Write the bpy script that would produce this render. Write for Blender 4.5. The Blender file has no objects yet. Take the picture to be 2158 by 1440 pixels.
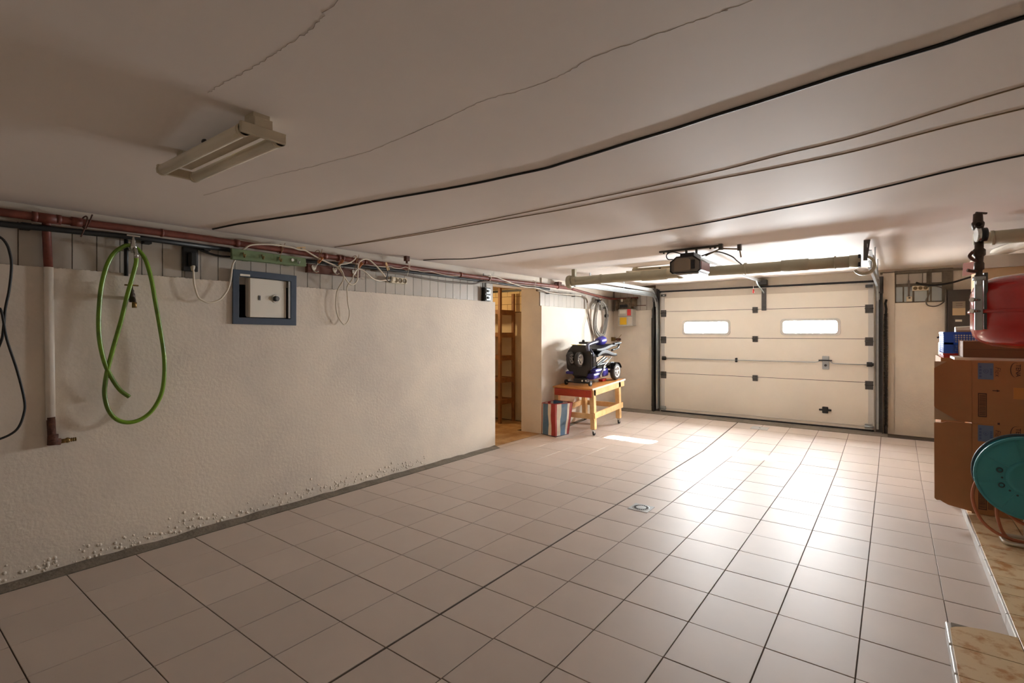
import bpy, bmesh, math, random
from mathutils import Vector, Matrix
random.seed(7)
PI = math.pi
scn = bpy.context.scene
col = scn.collection
V = Vector

# ------------------------------------------------------------------ camera
cam_d = bpy.data.cameras.new('camera'); cam = bpy.data.objects.new('camera', cam_d); col.objects.link(cam)
cam.location = (1.776, -1.443, 1.379)
cam.rotation_euler = (PI/2, 0, 0.645)
cam_d.sensor_width = 36; cam_d.lens = 17.823; cam_d.shift_y = -0.0085
cam_d.clip_start = .02; cam_d.clip_end = 200
scn.camera = cam

# ------------------------------------------------------------------ world, sun, daylight, exposure
w = bpy.data.worlds.new('world'); scn.world = w; w.use_nodes = True
bg = w.node_tree.nodes['Background']; bg.inputs[0].default_value = (.97, .985, 1, 1); bg.inputs[1].default_value = 115
sd = bpy.data.lights.new('sun_offscreen', 'SUN'); sd.energy = 60; sd.angle = math.radians(.6); sd.color = (1, .93, .8)
sun = bpy.data.objects.new('sun_offscreen', sd); col.objects.link(sun)
sun.rotation_euler = V((-.40, -1.905, -1.455)).to_track_quat('-Z', 'Y').to_euler()
def daylight(name, loc, aim, sx, sy, power, color, portal=False):
    d = bpy.data.lights.new(name, 'AREA'); d.shape = 'RECTANGLE'; d.size = sx; d.size_y = sy
    d.energy = power; d.color = color
    if portal: d.cycles.is_portal = True
    o = bpy.data.objects.new(name, d); col.objects.link(o); o.location = loc
    o.rotation_euler = V(aim).to_track_quat('-Z', 'Z').to_euler()
    return o
daylight('door_window_portal', (-.53, 6.68, 1.46), (0, -1, 0), .70, .22, 1, (1, 1, 1), True)
daylight('door_window_portal', (.855, 6.68, 1.46), (0, -1, 0), .70, .22, 1, (1, 1, 1), True)
vs = scn.view_settings
vs.view_transform = 'Standard'; vs.look = 'None'; vs.gamma = 1; vs.use_curve_mapping = False; vs.exposure = 1.8
scn.cycles.use_denoising = True
scn.cycles.max_bounces = 14; scn.cycles.diffuse_bounces = 10; scn.cycles.transparent_max_bounces = 12
scn.cycles.caustics_reflective = False; scn.cycles.caustics_refractive = False

# ------------------------------------------------------------------ helpers: materials
def lin(c): return tuple(((x/255)/12.92 if x/255 <= .04045 else ((x/255+.055)/1.055)**2.4) for x in c)
MATS = {}
def mat(name, rgb, rough=.6, metal=0, var=0, vscale=4, rgb2=None, bump=0, bscale=60, spec=.5, rnd=0, detail=6, lo=.35, hi=.7, coat=0):
    if name in MATS: return MATS[name]
    m = bpy.data.materials.new(name); m.use_nodes = True; nt = m.node_tree; N = nt.nodes; Lk = nt.links
    b = N['Principled BSDF']
    c = lin(rgb) + (1,)
    b.inputs['Base Color'].default_value = c; b.inputs['Roughness'].default_value = rough
    b.inputs['Metallic'].default_value = metal; b.inputs['Specular IOR Level'].default_value = spec
    if coat: b.inputs['Coat Weight'].default_value = coat; b.inputs['Coat Roughness'].default_value = .08
    m.diffuse_color = c
    out = None
    if var or rgb2 or bump:
        geo = N.new('ShaderNodeNewGeometry')
    if var or rgb2:
        nz = N.new('ShaderNodeTexNoise'); nz.inputs['Scale'].default_value = vscale; nz.inputs['Detail'].default_value = detail
        nz.inputs['Roughness'].default_value = .62
        Lk.new(geo.outputs['Position'], nz.inputs['Vector'])
        rp = N.new('ShaderNodeValToRGB'); rp.color_ramp.elements[0].position = lo; rp.color_ramp.elements[1].position = hi
        c2 = lin(rgb2) + (1,) if rgb2 else tuple(max(0, x*(1-var)) for x in c[:3]) + (1,)
        rp.color_ramp.elements[0].color = c2; rp.color_ramp.elements[1].color = c
        Lk.new(nz.outputs['Fac'], rp.inputs[0]); out = rp.outputs[0]
    if rnd:
        oi = N.new('ShaderNodeObjectInfo'); hs = N.new('ShaderNodeHueSaturation')
        mr = N.new('ShaderNodeMapRange'); mr.inputs[3].default_value = 1-rnd; mr.inputs[4].default_value = 1+rnd
        Lk.new(oi.outputs['Random'], mr.inputs[0]); Lk.new(mr.outputs[0], hs.inputs['Value'])
        if out: Lk.new(out, hs.inputs['Color'])
        else: hs.inputs['Color'].default_value = c
        out = hs.outputs[0]
    if out: Lk.new(out, b.inputs['Base Color'])
    if bump:
        n2 = N.new('ShaderNodeTexNoise'); n2.inputs['Scale'].default_value = bscale; n2.inputs['Detail'].default_value = 5
        Lk.new(geo.outputs['Position'], n2.inputs['Vector'])
        bp = N.new('ShaderNodeBump'); bp.inputs['Strength'].default_value = bump; bp.inputs['Distance'].default_value = .01
        Lk.new(n2.outputs['Fac'], bp.inputs['Height']); Lk.new(bp.outputs[0], b.inputs['Normal'])
    MATS[name] = m
    return m
def glass(name, tint=(.97, .98, .98), gloss=.08, rough=.05):
    m = bpy.data.materials.new(name); m.use_nodes = True; nt = m.node_tree; nt.nodes.clear()
    o = nt.nodes.new('ShaderNodeOutputMaterial'); t = nt.nodes.new('ShaderNodeBsdfTransparent'); g = nt.nodes.new('ShaderNodeBsdfGlossy')
    t.inputs[0].default_value = tint + (1,); g.inputs['Roughness'].default_value = rough
    x = nt.nodes.new('ShaderNodeMixShader'); x.inputs[0].default_value = gloss
    nt.links.new(t.outputs[0], x.inputs[1]); nt.links.new(g.outputs[0], x.inputs[2]); nt.links.new(x.outputs[0], o.inputs[0])
    MATS[name] = m
    return m

# ------------------------------------------------------------------ helpers: geometry
def frame_of(d):
    d = d.normalized(); a = V((0, 0, 1)) if abs(d.z) < .9 else V((0, 1, 0))
    x = a.cross(d).normalized(); y = d.cross(x).normalized()
    return x, y
def smooth_path(pts, n=6, closed=False):
    P = [V(p) for p in pts]; out = []; m = len(P)
    rng = range(m if closed else m-1)
    for i in rng:
        p1, p2 = P[i], P[(i+1) % m]
        p0 = P[i-1] if (i > 0 or closed) else p1*2-p2
        p3 = P[(i+2) % m] if (i+2 < m or closed) else p2*2-p1
        for k in range(n):
            t = k/n
            out.append(.5*((2*p1)+(p2-p0)*t+(2*p0-5*p1+4*p2-p3)*t*t+(3*p1-p0-3*p2+p3)*t**3))
    if not closed: out.append(P[-1])
    return out
OFF = {}
class MB:
    def __init__(s): s.v = []; s.f = []; s.sm = []
    def add(s, vs_, fs, smooth=False):
        o = len(s.v); s.v += [V(q) for q in vs_]
        for f in fs: s.f.append([i+o for i in f]); s.sm.append(smooth)
        return s
    def hexa(s, b, t):   # bottom quad (ccw from above), top quad
        return s.add(list(b)+list(t), [(3, 2, 1, 0), (4, 5, 6, 7), (0, 1, 5, 4), (1, 2, 6, 5), (2, 3, 7, 6), (3, 0, 4, 7)])
    def box(s, a, b, M=None):
        x0, y0, z0 = a; x1, y1, z1 = b
        x0, x1 = min(x0, x1), max(x0, x1); y0, y1 = min(y0, y1), max(y0, y1); z0, z1 = min(z0, z1), max(z0, z1)
        B = [V((x0, y0, z0)), V((x1, y0, z0)), V((x1, y1, z0)), V((x0, y1, z0))]; T = [q+V((0, 0, z1-z0)) for q in B]
        if M is not None: B = [M @ q for q in B]; T = [M @ q for q in T]
        return s.hexa(B, T)
    def cbox(s, c, sz, M=None):
        c = V(c); h = V(sz)/2
        return s.box(c-h, c+h, M) if M is None else s.box(-h, h, Matrix.Translation(c) @ M)
    def bar(s, p0, p1, wd, ht, up=(0, 0, 1)):
        p0, p1 = V(p0), V(p1); d = (p1-p0).normalized(); u = V(up); x = d.cross(u)
        if x.length < 1e-4: x = V((1, 0, 0))
        x = x.normalized(); u = x.cross(d).normalized()
        q = [(-1, -1), (1, -1), (1, 1), (-1, 1)]
        A = [p0+x*(a*wd/2)+u*(b*ht/2) for a, b in q]; B = [p1+x*(a*wd/2)+u*(b*ht/2) for a, b in q]
        return s.add(A+B, [(0, 1, 2, 3), (7, 6, 5, 4), (0, 4, 5, 1), (1, 5, 6, 2), (2, 6, 7, 3), (3, 7, 4, 0)])
    def cyl(s, p0, p1, r0, r1=None, n=16, cap=True):
        r1 = r0 if r1 is None else r1; p0, p1 = V(p0), V(p1); x, y = frame_of(p1-p0)
        A = []; B = []
        for i in range(n):
            a = 2*PI*i/n; d = x*math.cos(a)+y*math.sin(a); A.append(p0+d*r0); B.append(p1+d*r1)
        s.add(A+B, [(i, (i+1) % n, n+(i+1) % n, n+i) for i in range(n)], True)
        if cap: s.add(A, [tuple(range(n-1, -1, -1))]); s.add(B, [tuple(range(n))])
        return s
    def tube(s, pts, r, n=8, closed=False, cap=True):
        P = [V(p) for p in pts]; m = len(P); R = r if isinstance(r, (list, tuple)) else [r]*m
        T = []
        for i in range(m):
            a = P[i-1] if (i > 0 or closed) else P[i]; b = P[(i+1) % m] if (i < m-1 or closed) else P[i]
            T.append((b-a).normalized())
        x, y = frame_of(T[0]); vs_ = []
        for i in range(m):
            if i:
                q = T[i-1].rotation_difference(T[i]); x = q @ x
            x = (x-T[i]*x.dot(T[i])).normalized(); y = T[i].cross(x)
            for k in range(n):
                a = 2*PI*k/n; vs_.append(P[i]+(x*math.cos(a)+y*math.sin(a))*R[i])
        fs = []
        for i in range(m if closed else m-1):
            j = (i+1) % m
            for k in range(n): fs.append((i*n+k, i*n+(k+1) % n, j*n+(k+1) % n, j*n+k))
        s.add(vs_, fs, True)
        if cap and not closed:
            s.add(vs_[:n], [tuple(range(n-1, -1, -1))]); s.add(vs_[-n:], [tuple(range(n))])
        return s
    def lathe(s, prof, c=(0, 0, 0), axis=(0, 0, 1), n=24, ang=2*PI):
        c = V(c); ax = V(axis).normalized(); x, y = frame_of(ax); vs_ = []; full = abs(ang-2*PI) < 1e-6; m = n if full else n+1
        for i in range(m):
            a = ang*i/n; d = x*math.cos(a)+y*math.sin(a)
            for r, h in prof: vs_.append(c+d*r+ax*h)
        L = len(prof); fs = []
        for i in range(n):
            j = (i+1) % m
            for k in range(L-1): fs.append((i*L+k, j*L+k, j*L+k+1, i*L+k+1))
        return s.add(vs_, fs, True)
    def prism(s, poly, vec, smooth=False):
        A = [V(p) for p in poly]; vec = V(vec); B = [p+vec for p in A]; n = len(A)
        s.add(A, [tuple(range(n-1, -1, -1))]); s.add(B, [tuple(range(n))])
        return s.add(A+B, [(i, (i+1) % n, n+(i+1) % n, n+i) for i in range(n)], smooth)
    def ring(s, outer, inner, vec):     # two loops of equal length, extruded: a frame with a real hole
        n = len(outer); A = [V(p) for p in outer]; B = [V(p) for p in inner]; vec = V(vec)
        vs_ = A+B+[p+vec for p in A]+[p+vec for p in B]; fs = []
        for i in range(n):
            j = (i+1) % n
            fs += [(i, j, n+j, n+i), (2*n+i, 3*n+i, 3*n+j, 2*n+j), (i, 2*n+i, 2*n+j, j), (n+i, n+j, 3*n+j, 3*n+i)]
        return s.add(vs_, fs)
    def sphere(s, c, r, sc=(1, 1, 1), n=14):
        c = V(c); vs_ = []; fs = []; h = n//2
        for i in range(h+1):
            t = PI*i/h
            for k in range(n):
                a = 2*PI*k/n; vs_.append(c+V((math.sin(t)*math.cos(a)*sc[0], math.sin(t)*math.sin(a)*sc[1], math.cos(t)*sc[2]))*r)
        for i in range(h):
            for k in range(n): fs.append((i*n+k, (i+1)*n+k, (i+1)*n+(k+1) % n, i*n+(k+1) % n))
        return s.add(vs_, fs, True)
    def build(s, name, m, parent=None, bevel=0, label=None, cat=None, group=None, kind=None, subd=0, local=False):
        vs_ = s.v
        if parent is None:
            xs = [q.x for q in vs_]; ys = [q.y for q in vs_]; zs = [q.z for q in vs_]
            o0 = V(((min(xs)+max(xs))/2, (min(ys)+max(ys))/2, min(zs)))
        else: o0 = V((0, 0, 0)) if local else OFF.get(parent.name, V((0, 0, 0)))
        me = bpy.data.meshes.new(name); me.from_pydata([tuple(q-o0) for q in vs_], [], s.f)
        for p, sm_ in zip(me.polygons, s.sm): p.use_smooth = sm_
        me.validate(); me.update()
        bm = bmesh.new(); bm.from_mesh(me)
        bmesh.ops.remove_doubles(bm, verts=bm.verts, dist=1e-6)
        bmesh.ops.recalc_face_normals(bm, faces=bm.faces); bm.to_mesh(me); bm.free()
        o = bpy.data.objects.new(name, me); col.objects.link(o)
        me.materials.append(MATS[m] if isinstance(m, str) else m)
        if parent is None: o.location = o0; OFF[o.name] = o0
        else: o.parent = parent; OFF[o.name] = o0
        if bevel:
            md = o.modifiers.new('bevel', 'BEVEL'); md.width = bevel; md.segments = 2; md.limit_method = 'ANGLE'; md.angle_limit = math.radians(40)
        if subd:
            md = o.modifiers.new('subd', 'SUBSURF'); md.levels = subd; md.render_levels = subd
        tag(o, label, cat, group, kind)
        return o
def tag(o, label=None, cat=None, group=None, kind=None):
    if label: o['label'] = label
    if cat: o['category'] = cat
    if group: o['group'] = group
    if kind: o['kind'] = kind
    return o
def thing(name, loc, label=None, cat=None, group=None, kind=None, rot=(0, 0, 0)):
    o = bpy.data.objects.new(name, None); o.empty_display_size = .1; col.objects.link(o)
    o.location = loc; o.rotation_euler = rot; OFF[o.name] = V(loc)
    return tag(o, label, cat, group, kind)
def dup(o, name, loc, parent=None, rot=None):
    c = o.copy(); col.objects.link(c); c.location = loc; c.parent = parent
    if rot: c.rotation_euler = rot
    return c
def rrect(cx, cz, hw, hh, r, y, n=5):      # rounded rectangle in the xz plane
    out = []
    for sx, sz, a0 in ((1, 1, 0), (-1, 1, PI/2), (-1, -1, PI), (1, -1, 1.5*PI)):
        for k in range(n+1):
            a = a0+PI/2*k/n; out.append((cx+sx*(hw-r)+r*math.cos(a), y, cz+sz*(hh-r)+r*math.sin(a)))
    return out
def text_mesh(name, body, size, m, M, parent, extrude=.0006, shear=0, offs=0):
    cu = bpy.data.curves.new(name, 'FONT'); cu.body = body; cu.size = size; cu.extrude = extrude; cu.align_x = 'CENTER'; cu.align_y = 'CENTER'
    cu.shear = shear; cu.offset = offs; cu.resolution_u = 3
    t = bpy.data.objects.new(name, cu); col.objects.link(t)
    dg = bpy.context.evaluated_depsgraph_get(); me = bpy.data.meshes.new_from_object(t.evaluated_get(dg))
    bpy.data.objects.remove(t); bpy.data.curves.remove(cu)
    me.transform(Matrix.Translation(-OFF[parent.name]) @ M)
    o = bpy.data.objects.new(name, me); col.objects.link(o); o.parent = parent
    me.materials.clear(); me.materials.append(MATS[m]); OFF[o.name] = OFF[parent.name]
    return o

# ------------------------------------------------------------------ materials
mat('plaster', (229, 219, 204), .85, rgb2=(214, 205, 193), vscale=1.3, bump=.2, bscale=45, lo=.36, hi=.6)
mat('plaster_edge', (196, 184, 166), .9, bump=.6, bscale=60)
mat('ceiling_paint', (232, 224, 218), .64, var=.06, vscale=.8, bump=.05, bscale=14, spec=.22)
mat('wall_tile', (186, 180, 170), .3, rnd=.05, var=.06, vscale=9, bump=.02, bscale=40)
mat('wall_tile_blue', (176, 186, 188), .3, rnd=.05, var=.06, vscale=9)
mat('wall_grout', (104, 84, 62), .9, var=.4, vscale=20)
mat('cement', (132, 122, 108), .95, var=.35, vscale=9, bump=.6, bscale=50)
mat('floor_tile', (194, 180, 169), .48, rnd=.035, var=.06, vscale=2.2, bump=.02, bscale=9, spec=.42)
mat('floor_grout', (78, 64, 52), .9, var=.3, vscale=25)
mat('marble', (208, 186, 150), .28, rgb2=(172, 124, 74), vscale=13, lo=.36, hi=.50, rnd=.03, detail=8)
mat('store_tile', (190, 160, 118), .5, rgb2=(150, 112, 70), vscale=5, rnd=.08)
mat('store_wall', (205, 190, 160), .8, bump=.1)
mat('store_block', (210, 190, 150), .8, rnd=.04, bump=.1)
mat('store_ceiling', (190, 158, 110), .8, var=.3, vscale=3)
mat('white_edge', (205, 205, 203), .25)
mat('rust_pipe', (122, 62, 48), .55, rgb2=(94, 46, 36), vscale=14, lo=.3, hi=.6, bump=.1, bscale=50)
mat('black_pipe', (26, 27, 28), .5, var=.3, vscale=20)
mat('pipe_white', (238, 231, 220), .6, var=.08, vscale=12)
mat('rusty', (110, 68, 50), .8, rgb2=(70, 44, 36), vscale=40, bump=.4, bscale=90)
mat('conduit_grey', (120, 110, 100), .55, var=.15, vscale=15)
mat('brass', (150, 122, 74), .4, .8, var=.3, vscale=40)
mat('chrome', (200, 198, 192), .25, .9)
mat('valve_dark', (78, 64, 54), .5, .5, var=.3, vscale=60)
mat('hose_green', (112, 150, 34), .3, rgb2=(86, 112, 34), vscale=5, lo=.4, hi=.52)
mat('black_plastic', (24, 24, 25), .4)
mat('black_rubber', (30, 29, 28), .75)
mat('cable_black', (22, 20, 19), .55)
mat('cable_white', (222, 212, 194), .5)
mat('cable_beige', (150, 128, 98), .6)
mat('cable_grey', (150, 146, 138), .5)
mat('safe_blue', (66, 80, 98), .45, var=.1, vscale=18)
mat('safe_cream', (206, 200, 186), .5)
mat('hole_shade', (8, 8, 9), .8)  # near-black colour standing for the shade inside small holes
mat('rail_green', (122, 142, 104), .5, rgb2=(106, 126, 90), vscale=12)
mat('rail_brown', (110, 60, 40), .5, rgb2=(88, 48, 32), vscale=14)
mat('peg', (176, 110, 62), .5)
mat('twine', (150, 112, 70), .8)
mat('ivory', (226, 216, 190), .4)
mat('socket_hole', (120, 102, 70), .6)
mat('fixture', (196, 184, 160), .5, var=.1, vscale=12)
mat('tube', (226, 218, 200), .25)
mat('pvc', (168, 162, 138), .4, var=.06, vscale=6)
mat('door_panel', (236, 229, 216), .45, var=.05, vscale=2.5, bump=.03, bscale=60)
mat('door_frame', (206, 203, 197), .4)
mat('dark_seal', (38, 38, 40), .7)
mat('steel_dark', (92, 90, 88), .42, .7, var=.15, vscale=25)
mat('galv', (176, 182, 184), .35, .75, var=.12, vscale=18)
mat('galv_pale', (176, 180, 180), .5, .15, var=.08, vscale=18)
mat('spring', (60, 58, 56), .5, .6)
mat('opener_grey', (122, 116, 108), .5, var=.12, vscale=30)
mat('opener_panel', (140, 128, 112), .5)
mat('opener_red', (140, 82, 72), .35)
mat('lens', (236, 236, 236), .2)
mat('red_tag', (196, 40, 34), .5)
mat('pine', (226, 190, 138), .55, rgb2=(206, 166, 112), vscale=9, detail=3)
mat('bench_top', (206, 138, 68), .4, rgb2=(190, 118, 54), vscale=4)
mat('red_paint', (186, 62, 34), .4, var=.15, vscale=9)
mat('ladder_wood', (142, 96, 52), .6, rgb2=(112, 72, 38), vscale=9)
mat('scooter_black', (40, 37, 35), .38, var=.1, vscale=20)
mat('scooter_gloss', (24, 24, 26), .16)
mat('scooter_blue', (52, 44, 132), .36)
mat('scooter_trim', (96, 96, 112), .25, .5)
mat('tyre', (62, 60, 58), .75, bump=.2, bscale=120)
mat('tyre_dark', (40, 38, 36), .75)
mat('rim', (204, 200, 196), .4, .2)
mat('seat_black', (26, 26, 28), .55)
mat('yellow', (226, 214, 52), .5)
mat('bag_white', (226, 220, 208), .4, var=.06, vscale=9)
mat('bag_blue', (88, 124, 158), .4, var=.12, vscale=12)
mat('bag_red', (168, 62, 62), .4, var=.12, vscale=12)
mat('bag_navy', (52, 50, 70), .5)
mat('meter_grey', (196, 192, 182), .45, var=.06, vscale=20)
mat('meter_old', (128, 112, 88), .6, rgb2=(84, 64, 46), vscale=30)
mat('paper_yellow', (226, 180, 34), .6)
mat('paper_red', (206, 58, 56), .6)
mat('paper_white', (232, 228, 216), .6)
mat('paper_pink', (226, 180, 176), .7)
mat('paper_tan', (196, 172, 138), .7)
mat('board_dark', (66, 58, 54), .55, var=.15, vscale=9)
mat('cupboard_white', (206, 196, 182), .6)
mat('cupboard_tan', (206, 174, 134), .6, var=.06, vscale=6)
mat('card', (164, 113, 70), .75, var=.10, vscale=5)
mat('card_dark', (124, 84, 54), .8, var=.10, vscale=5)
mat('card_light', (176, 150, 118), .75)
mat('print_dark', (66, 40, 28), .7)
mat('print_blue', (96, 114, 142), .7)
mat('print_blue_dark', (74, 92, 130), .7)
mat('tape', (186, 120, 50), .3)
mat('vessel_red', (180, 34, 31), .2, coat=.5, var=.05, vscale=6)
mat('teal', (46, 132, 140), .4)
mat('teal_dark', (20, 52, 60), .45)
mat('cable_orange', (168, 98, 64), .45)
mat('tube_steel', (196, 190, 180), .35, .5)
mat('crate_blue', (36, 92, 200), .4)
mat('crate_red', (178, 40, 34), .4)
mat('bottle_green', (186, 220, 190), .4)
glass('pane')

# ------------------------------------------------------------------ surfaces
T = .33; Y0, Y1, ZR = 4.62, 6.27, .10
SL = ZR/(Y1-Y0)
def fz(y): return 0 if y < Y0 else min(ZR, (y-Y0)*SL)
def cz(x, y): return 2.095+.009*(x+2.07)+.0075*(y+.9)
CX, CY, CS, CC = 1.776, -1.443, math.sin(.645), math.cos(.645)
def fwd(x, y): return -(x-CX)*CS+(y-CY)*CC

# ================================================================== SETTING
# floor slab (grout level), tiles are its parts
fl = MB()
xs0, xs1 = -2.09, 3.4
ysec = [-3.6, Y0, Y1, 6.9]
for a, b in zip(ysec, ysec[1:]):
    za, zb = fz(a)-.004, fz(b)-.004
    fl.hexa([(xs0, a, -.2), (xs1, a, -.2), (xs1, b, -.2), (xs0, b, -.2)], [(xs0, a, za), (xs1, a, za), (xs1, b, zb), (xs0, b, zb)])
floor = fl.build('floor', 'floor_grout', kind='structure')
FO = OFF[floor.name]
def tile_proto(wx, wy, m, h=.008):
    b = MB(); e = .0012
    x, y = wx/2, wy/2
    b.hexa([(-x, -y, -h), (x, -y, -h), (x, y, -h), (-x, y, -h)], [(-x, -y, -e), (x, -y, -e), (x, y, -e), (-x, y, -e)])
    b.f.pop(1); b.sm.pop(1)
    xi, yi = x-e, y-e
    b.add([(-x, -y, -e), (x, -y, -e), (x, y, -e), (-x, y, -e), (-xi, -yi, 0), (xi, -yi, 0), (xi, yi, 0), (-xi, yi, 0)],
          [(4, 5, 6, 7), (0, 1, 5, 4), (1, 2, 6, 5), (2, 3, 7, 6), (3, 0, 4, 7)])
    me = bpy.data.meshes.new('tile'); me.from_pydata([tuple(q) for q in b.v], [], b.f); me.materials.append(MATS[m]); return me
tile_me = tile_proto(T-.0045, T-.0045, 'floor_tile'); tile_k6 = tile_proto(.215, T-.0045, 'floor_tile')
def put_tile(me, x, y, z, rx=0, parent=floor, jit=.0006):
    o = bpy.data.objects.new('tile', me); col.objects.link(o); o.parent = parent
    o.location = V((x, y, z+random.uniform(-jit, jit)))-OFF[parent.name]; o.rotation_euler = (rx+random.uniform(-.0012, .0012), random.uniform(-.0012, .0012), 0)
    return o
hid = MB()
for k in range(-6, 6):
    for j in range(-7, 19):
        xc = (k+.5)*T+(.0045 if k >= 0 else -.0045); yc = (j+.5)*T
        if k >= 1: yc += .006
        rx = math.atan(SL) if j >= 14 else 0
        z = fz(yc) if j >= 14 else 0
        if fwd(xc, yc) < 1.75:
            hid.cbox((xc, yc, z-.004), (T-.0035, T-.0035, .008)); continue
        put_tile(tile_me, xc, yc, z, rx)
for j in range(5, 19):
    yc = (j+.5)*T+.006
    if j == 5:
        hid.box((1.985, 1.61, -.008), (2.2, 1.978, 0)); continue
    put_tile(tile_k6, 2.092, yc, fz(yc) if j >= 14 else 0, math.atan(SL) if j >= 14 else 0)
tile_c = tile_proto(.088, T-.0035, 'floor_tile')
for j in range(10, 13): put_tile(tile_c, -2.033, (j+.5)*T+.03, 0)
MB().box((-2.08, 4.34, -.02), (-1.99, Y0, .004)).hexa([(-2.08, Y0, -.02), (-1.99, Y0, -.02), (-1.99, 6.6, -.02), (-2.08, 6.6, -.02)], [(-2.08, Y0, .006), (-1.99, Y0, .002), (-1.99, 6.6, fz(6.6)+.004), (-2.08, 6.6, fz(6.6)+.008)]).build('mortar_strip', 'cement', floor)
hid.build('tile_field', 'floor_tile', floor, kind='stuff')
# threshold of rough concrete before the door
MB().box((-1.9, 6.27, -.05), (1.72, 6.8, .106)).build('trim_1', 'cement', kind='structure', bevel=.006)
# mortar strip along the foot of the left wall (uneven edge)
cb = MB()
ys = [-3.5+i*.11 for i in range(63)]
prev = None
for y in ys:
    cur = (y, -1.992+random.uniform(-.004, .006), .006+random.uniform(0, .012))
    if prev and y < 3.36:
        cb.hexa([(-2.08, prev[0], -.02), (prev[1], prev[0], -.02), (cur[1], cur[0], -.02), (-2.08, cur[0], -.02)],
                [(-2.08, prev[0], prev[2]+.012), (prev[1], prev[0], .002), (cur[1], cur[0], .002), (-2.08, cur[0], cur[2]+.012)])
    prev = cur
cb.build('baseboard_left', 'cement', kind='structure')

# raised platform on the right with marbled tiles
PZ = .07
pf = MB(); pf.box((1.985, -3.6, -.1), (3.4, 1.595, PZ-.006)); pf.box((2.215, 1.595, -.1), (3.4, 6.6, PZ-.006))
plat = pf.build('floor_raised', 'cement', kind='structure')
mt = .2365
mar_me = tile_proto(mt-.004, mt-.004, 'marble', .012)
for i in range(5):
    for j in range(-5, 21):
        xc = 2.205+mt*(i+.5); yc = 1.605-mt*(j+.5) if j < 0 else 0
        yc = 1.605+mt*(j+.5)
        if fwd(xc, yc) < 1.6 or yc > 6.5: continue
        put_tile(mar_me, xc, yc, PZ, 0, plat, .0004)
# the front column of the near part; its first tile has a broken corner
mar_n = tile_proto(.228, mt-.004, 'marble', .012)
for j in range(-4, 0):
    yc = 1.605+mt*(j+.5)
    if j == -1:
        b = MB(); y0, y1 = yc-mt/2+.002, yc+mt/2-.004
        b.prism([(1.975, y0, PZ-.012), (2.203, y0, PZ-.012), (2.203, y1, PZ-.012), (2.10, y1-.004, PZ-.012), (2.04, y1-.022, PZ-.012), (2.0, y1-.05, PZ-.012), (1.978, y1-.075, PZ-.012)], (0, 0, .012))
        b.build('tile', 'marble', plat); continue
    put_tile(mar_n, 2.089, yc, PZ, 0, plat, .0004)
# white edge pieces on the faces of the step
def edge_piece(a, b):
    MB().box(a, b).build('edge_tile', 'white_edge', plat, bevel=.004)
for j in range(0, 20):
    y = 1.605+mt*j
    if y > 6.4: break
    edge_piece((2.196, y+.003, .0), (2.216, y+mt-.003, PZ-.004+random.uniform(-.003, .002)))
for a, b in ((1.40, 1.60), (1.17, 1.39), (.94, 1.16)):
    edge_piece((1.965, a, 0), (1.986, b, PZ-.006+random.uniform(-.012, .0)))

# ceiling with hairline cracks
c = MB(); A = (-2.41, -3.7); B = (3.5, 6.95)
q = [(A[0], A[1]), (B[0], A[1]), (B[0], B[1]), (A[0], B[1])]
c.hexa([(x, y, cz(x, y)) for x, y in q], [(x, y, cz(x, y)+.2) for x, y in q])
ceil = c.build('ceiling', 'ceiling_paint', kind='structure')
mat('crack', (166, 152, 142), .9)
CR1 = [(-1.144,-0.277),(-0.67,-0.235),(-0.463,-0.207),(-0.292,-0.181),(-0.097,-0.157),(0.075,-0.142),(0.35,-0.16),(0.56,-0.177),(0.725,-0.196),(0.862,-0.177),(1.0,-0.179),(1.122,-0.206),(1.257,-0.205),(1.377,-0.201),(1.464,-0.197),(1.525,-0.197),(2.3,-.19)]
CR2 = [(0.094,-0.758),(0.196,-0.76),(0.319,-0.75),(0.442,-0.747),(0.541,-0.749),(0.629,-0.749),(0.707,-0.76),(0.786,-0.769),(1.3,-.75)]
for cr, wd in ((CR1, .0007), (CR2, .0008)):
    pts = smooth_path([(x, y, 0) for x, y in cr], 10)
    pts = [(p.x, p.y+random.uniform(-.004, .004), cz(p.x, p.y)) for p in pts]
    MB().tube(pts, [wd*random.uniform(.5, 1.2) for _ in pts], 4).build('crack', 'crack', ceil)

# left wall: plaster up to 1.75 m, recessed tile band above, niche for the safe, doorway, pillar
wl = MB(); XI, XO = -2.07, -2.41; PT = 1.75
sy0, sy1, sz0, sz1 = .315, .725, 1.485, 1.795
wl.box((XO, -3.7, -.1), (XI, 3.33, sz0)); wl.box((XO, -3.7, sz0), (XI, sy0, PT)); wl.box((XO, sy1, sz0), (XI, 3.33, PT))
wl.box((XO, sy0, sz0), (XO+.03, sy1, PT))
XT = -2.108
wl.box((XO, -3.7, PT), (XT, sy0, 2.2)); wl.box((XO, sy1, PT), (XT, 3.33, 2.2)); wl.box((XO, sy0, sz1), (XT, sy1, 2.2))
wl.box((XO, 3.33, 1.985), (XT+.02, 4.34, 2.2))
wl.box((XO, 4.34, -.1), (XI, 6.9, PT)); wl.box((XO, 4.34, PT), (XT, 6.9, 2.2))
wall_l = wl.build('wall_left', 'plaster', kind='structure')
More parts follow.
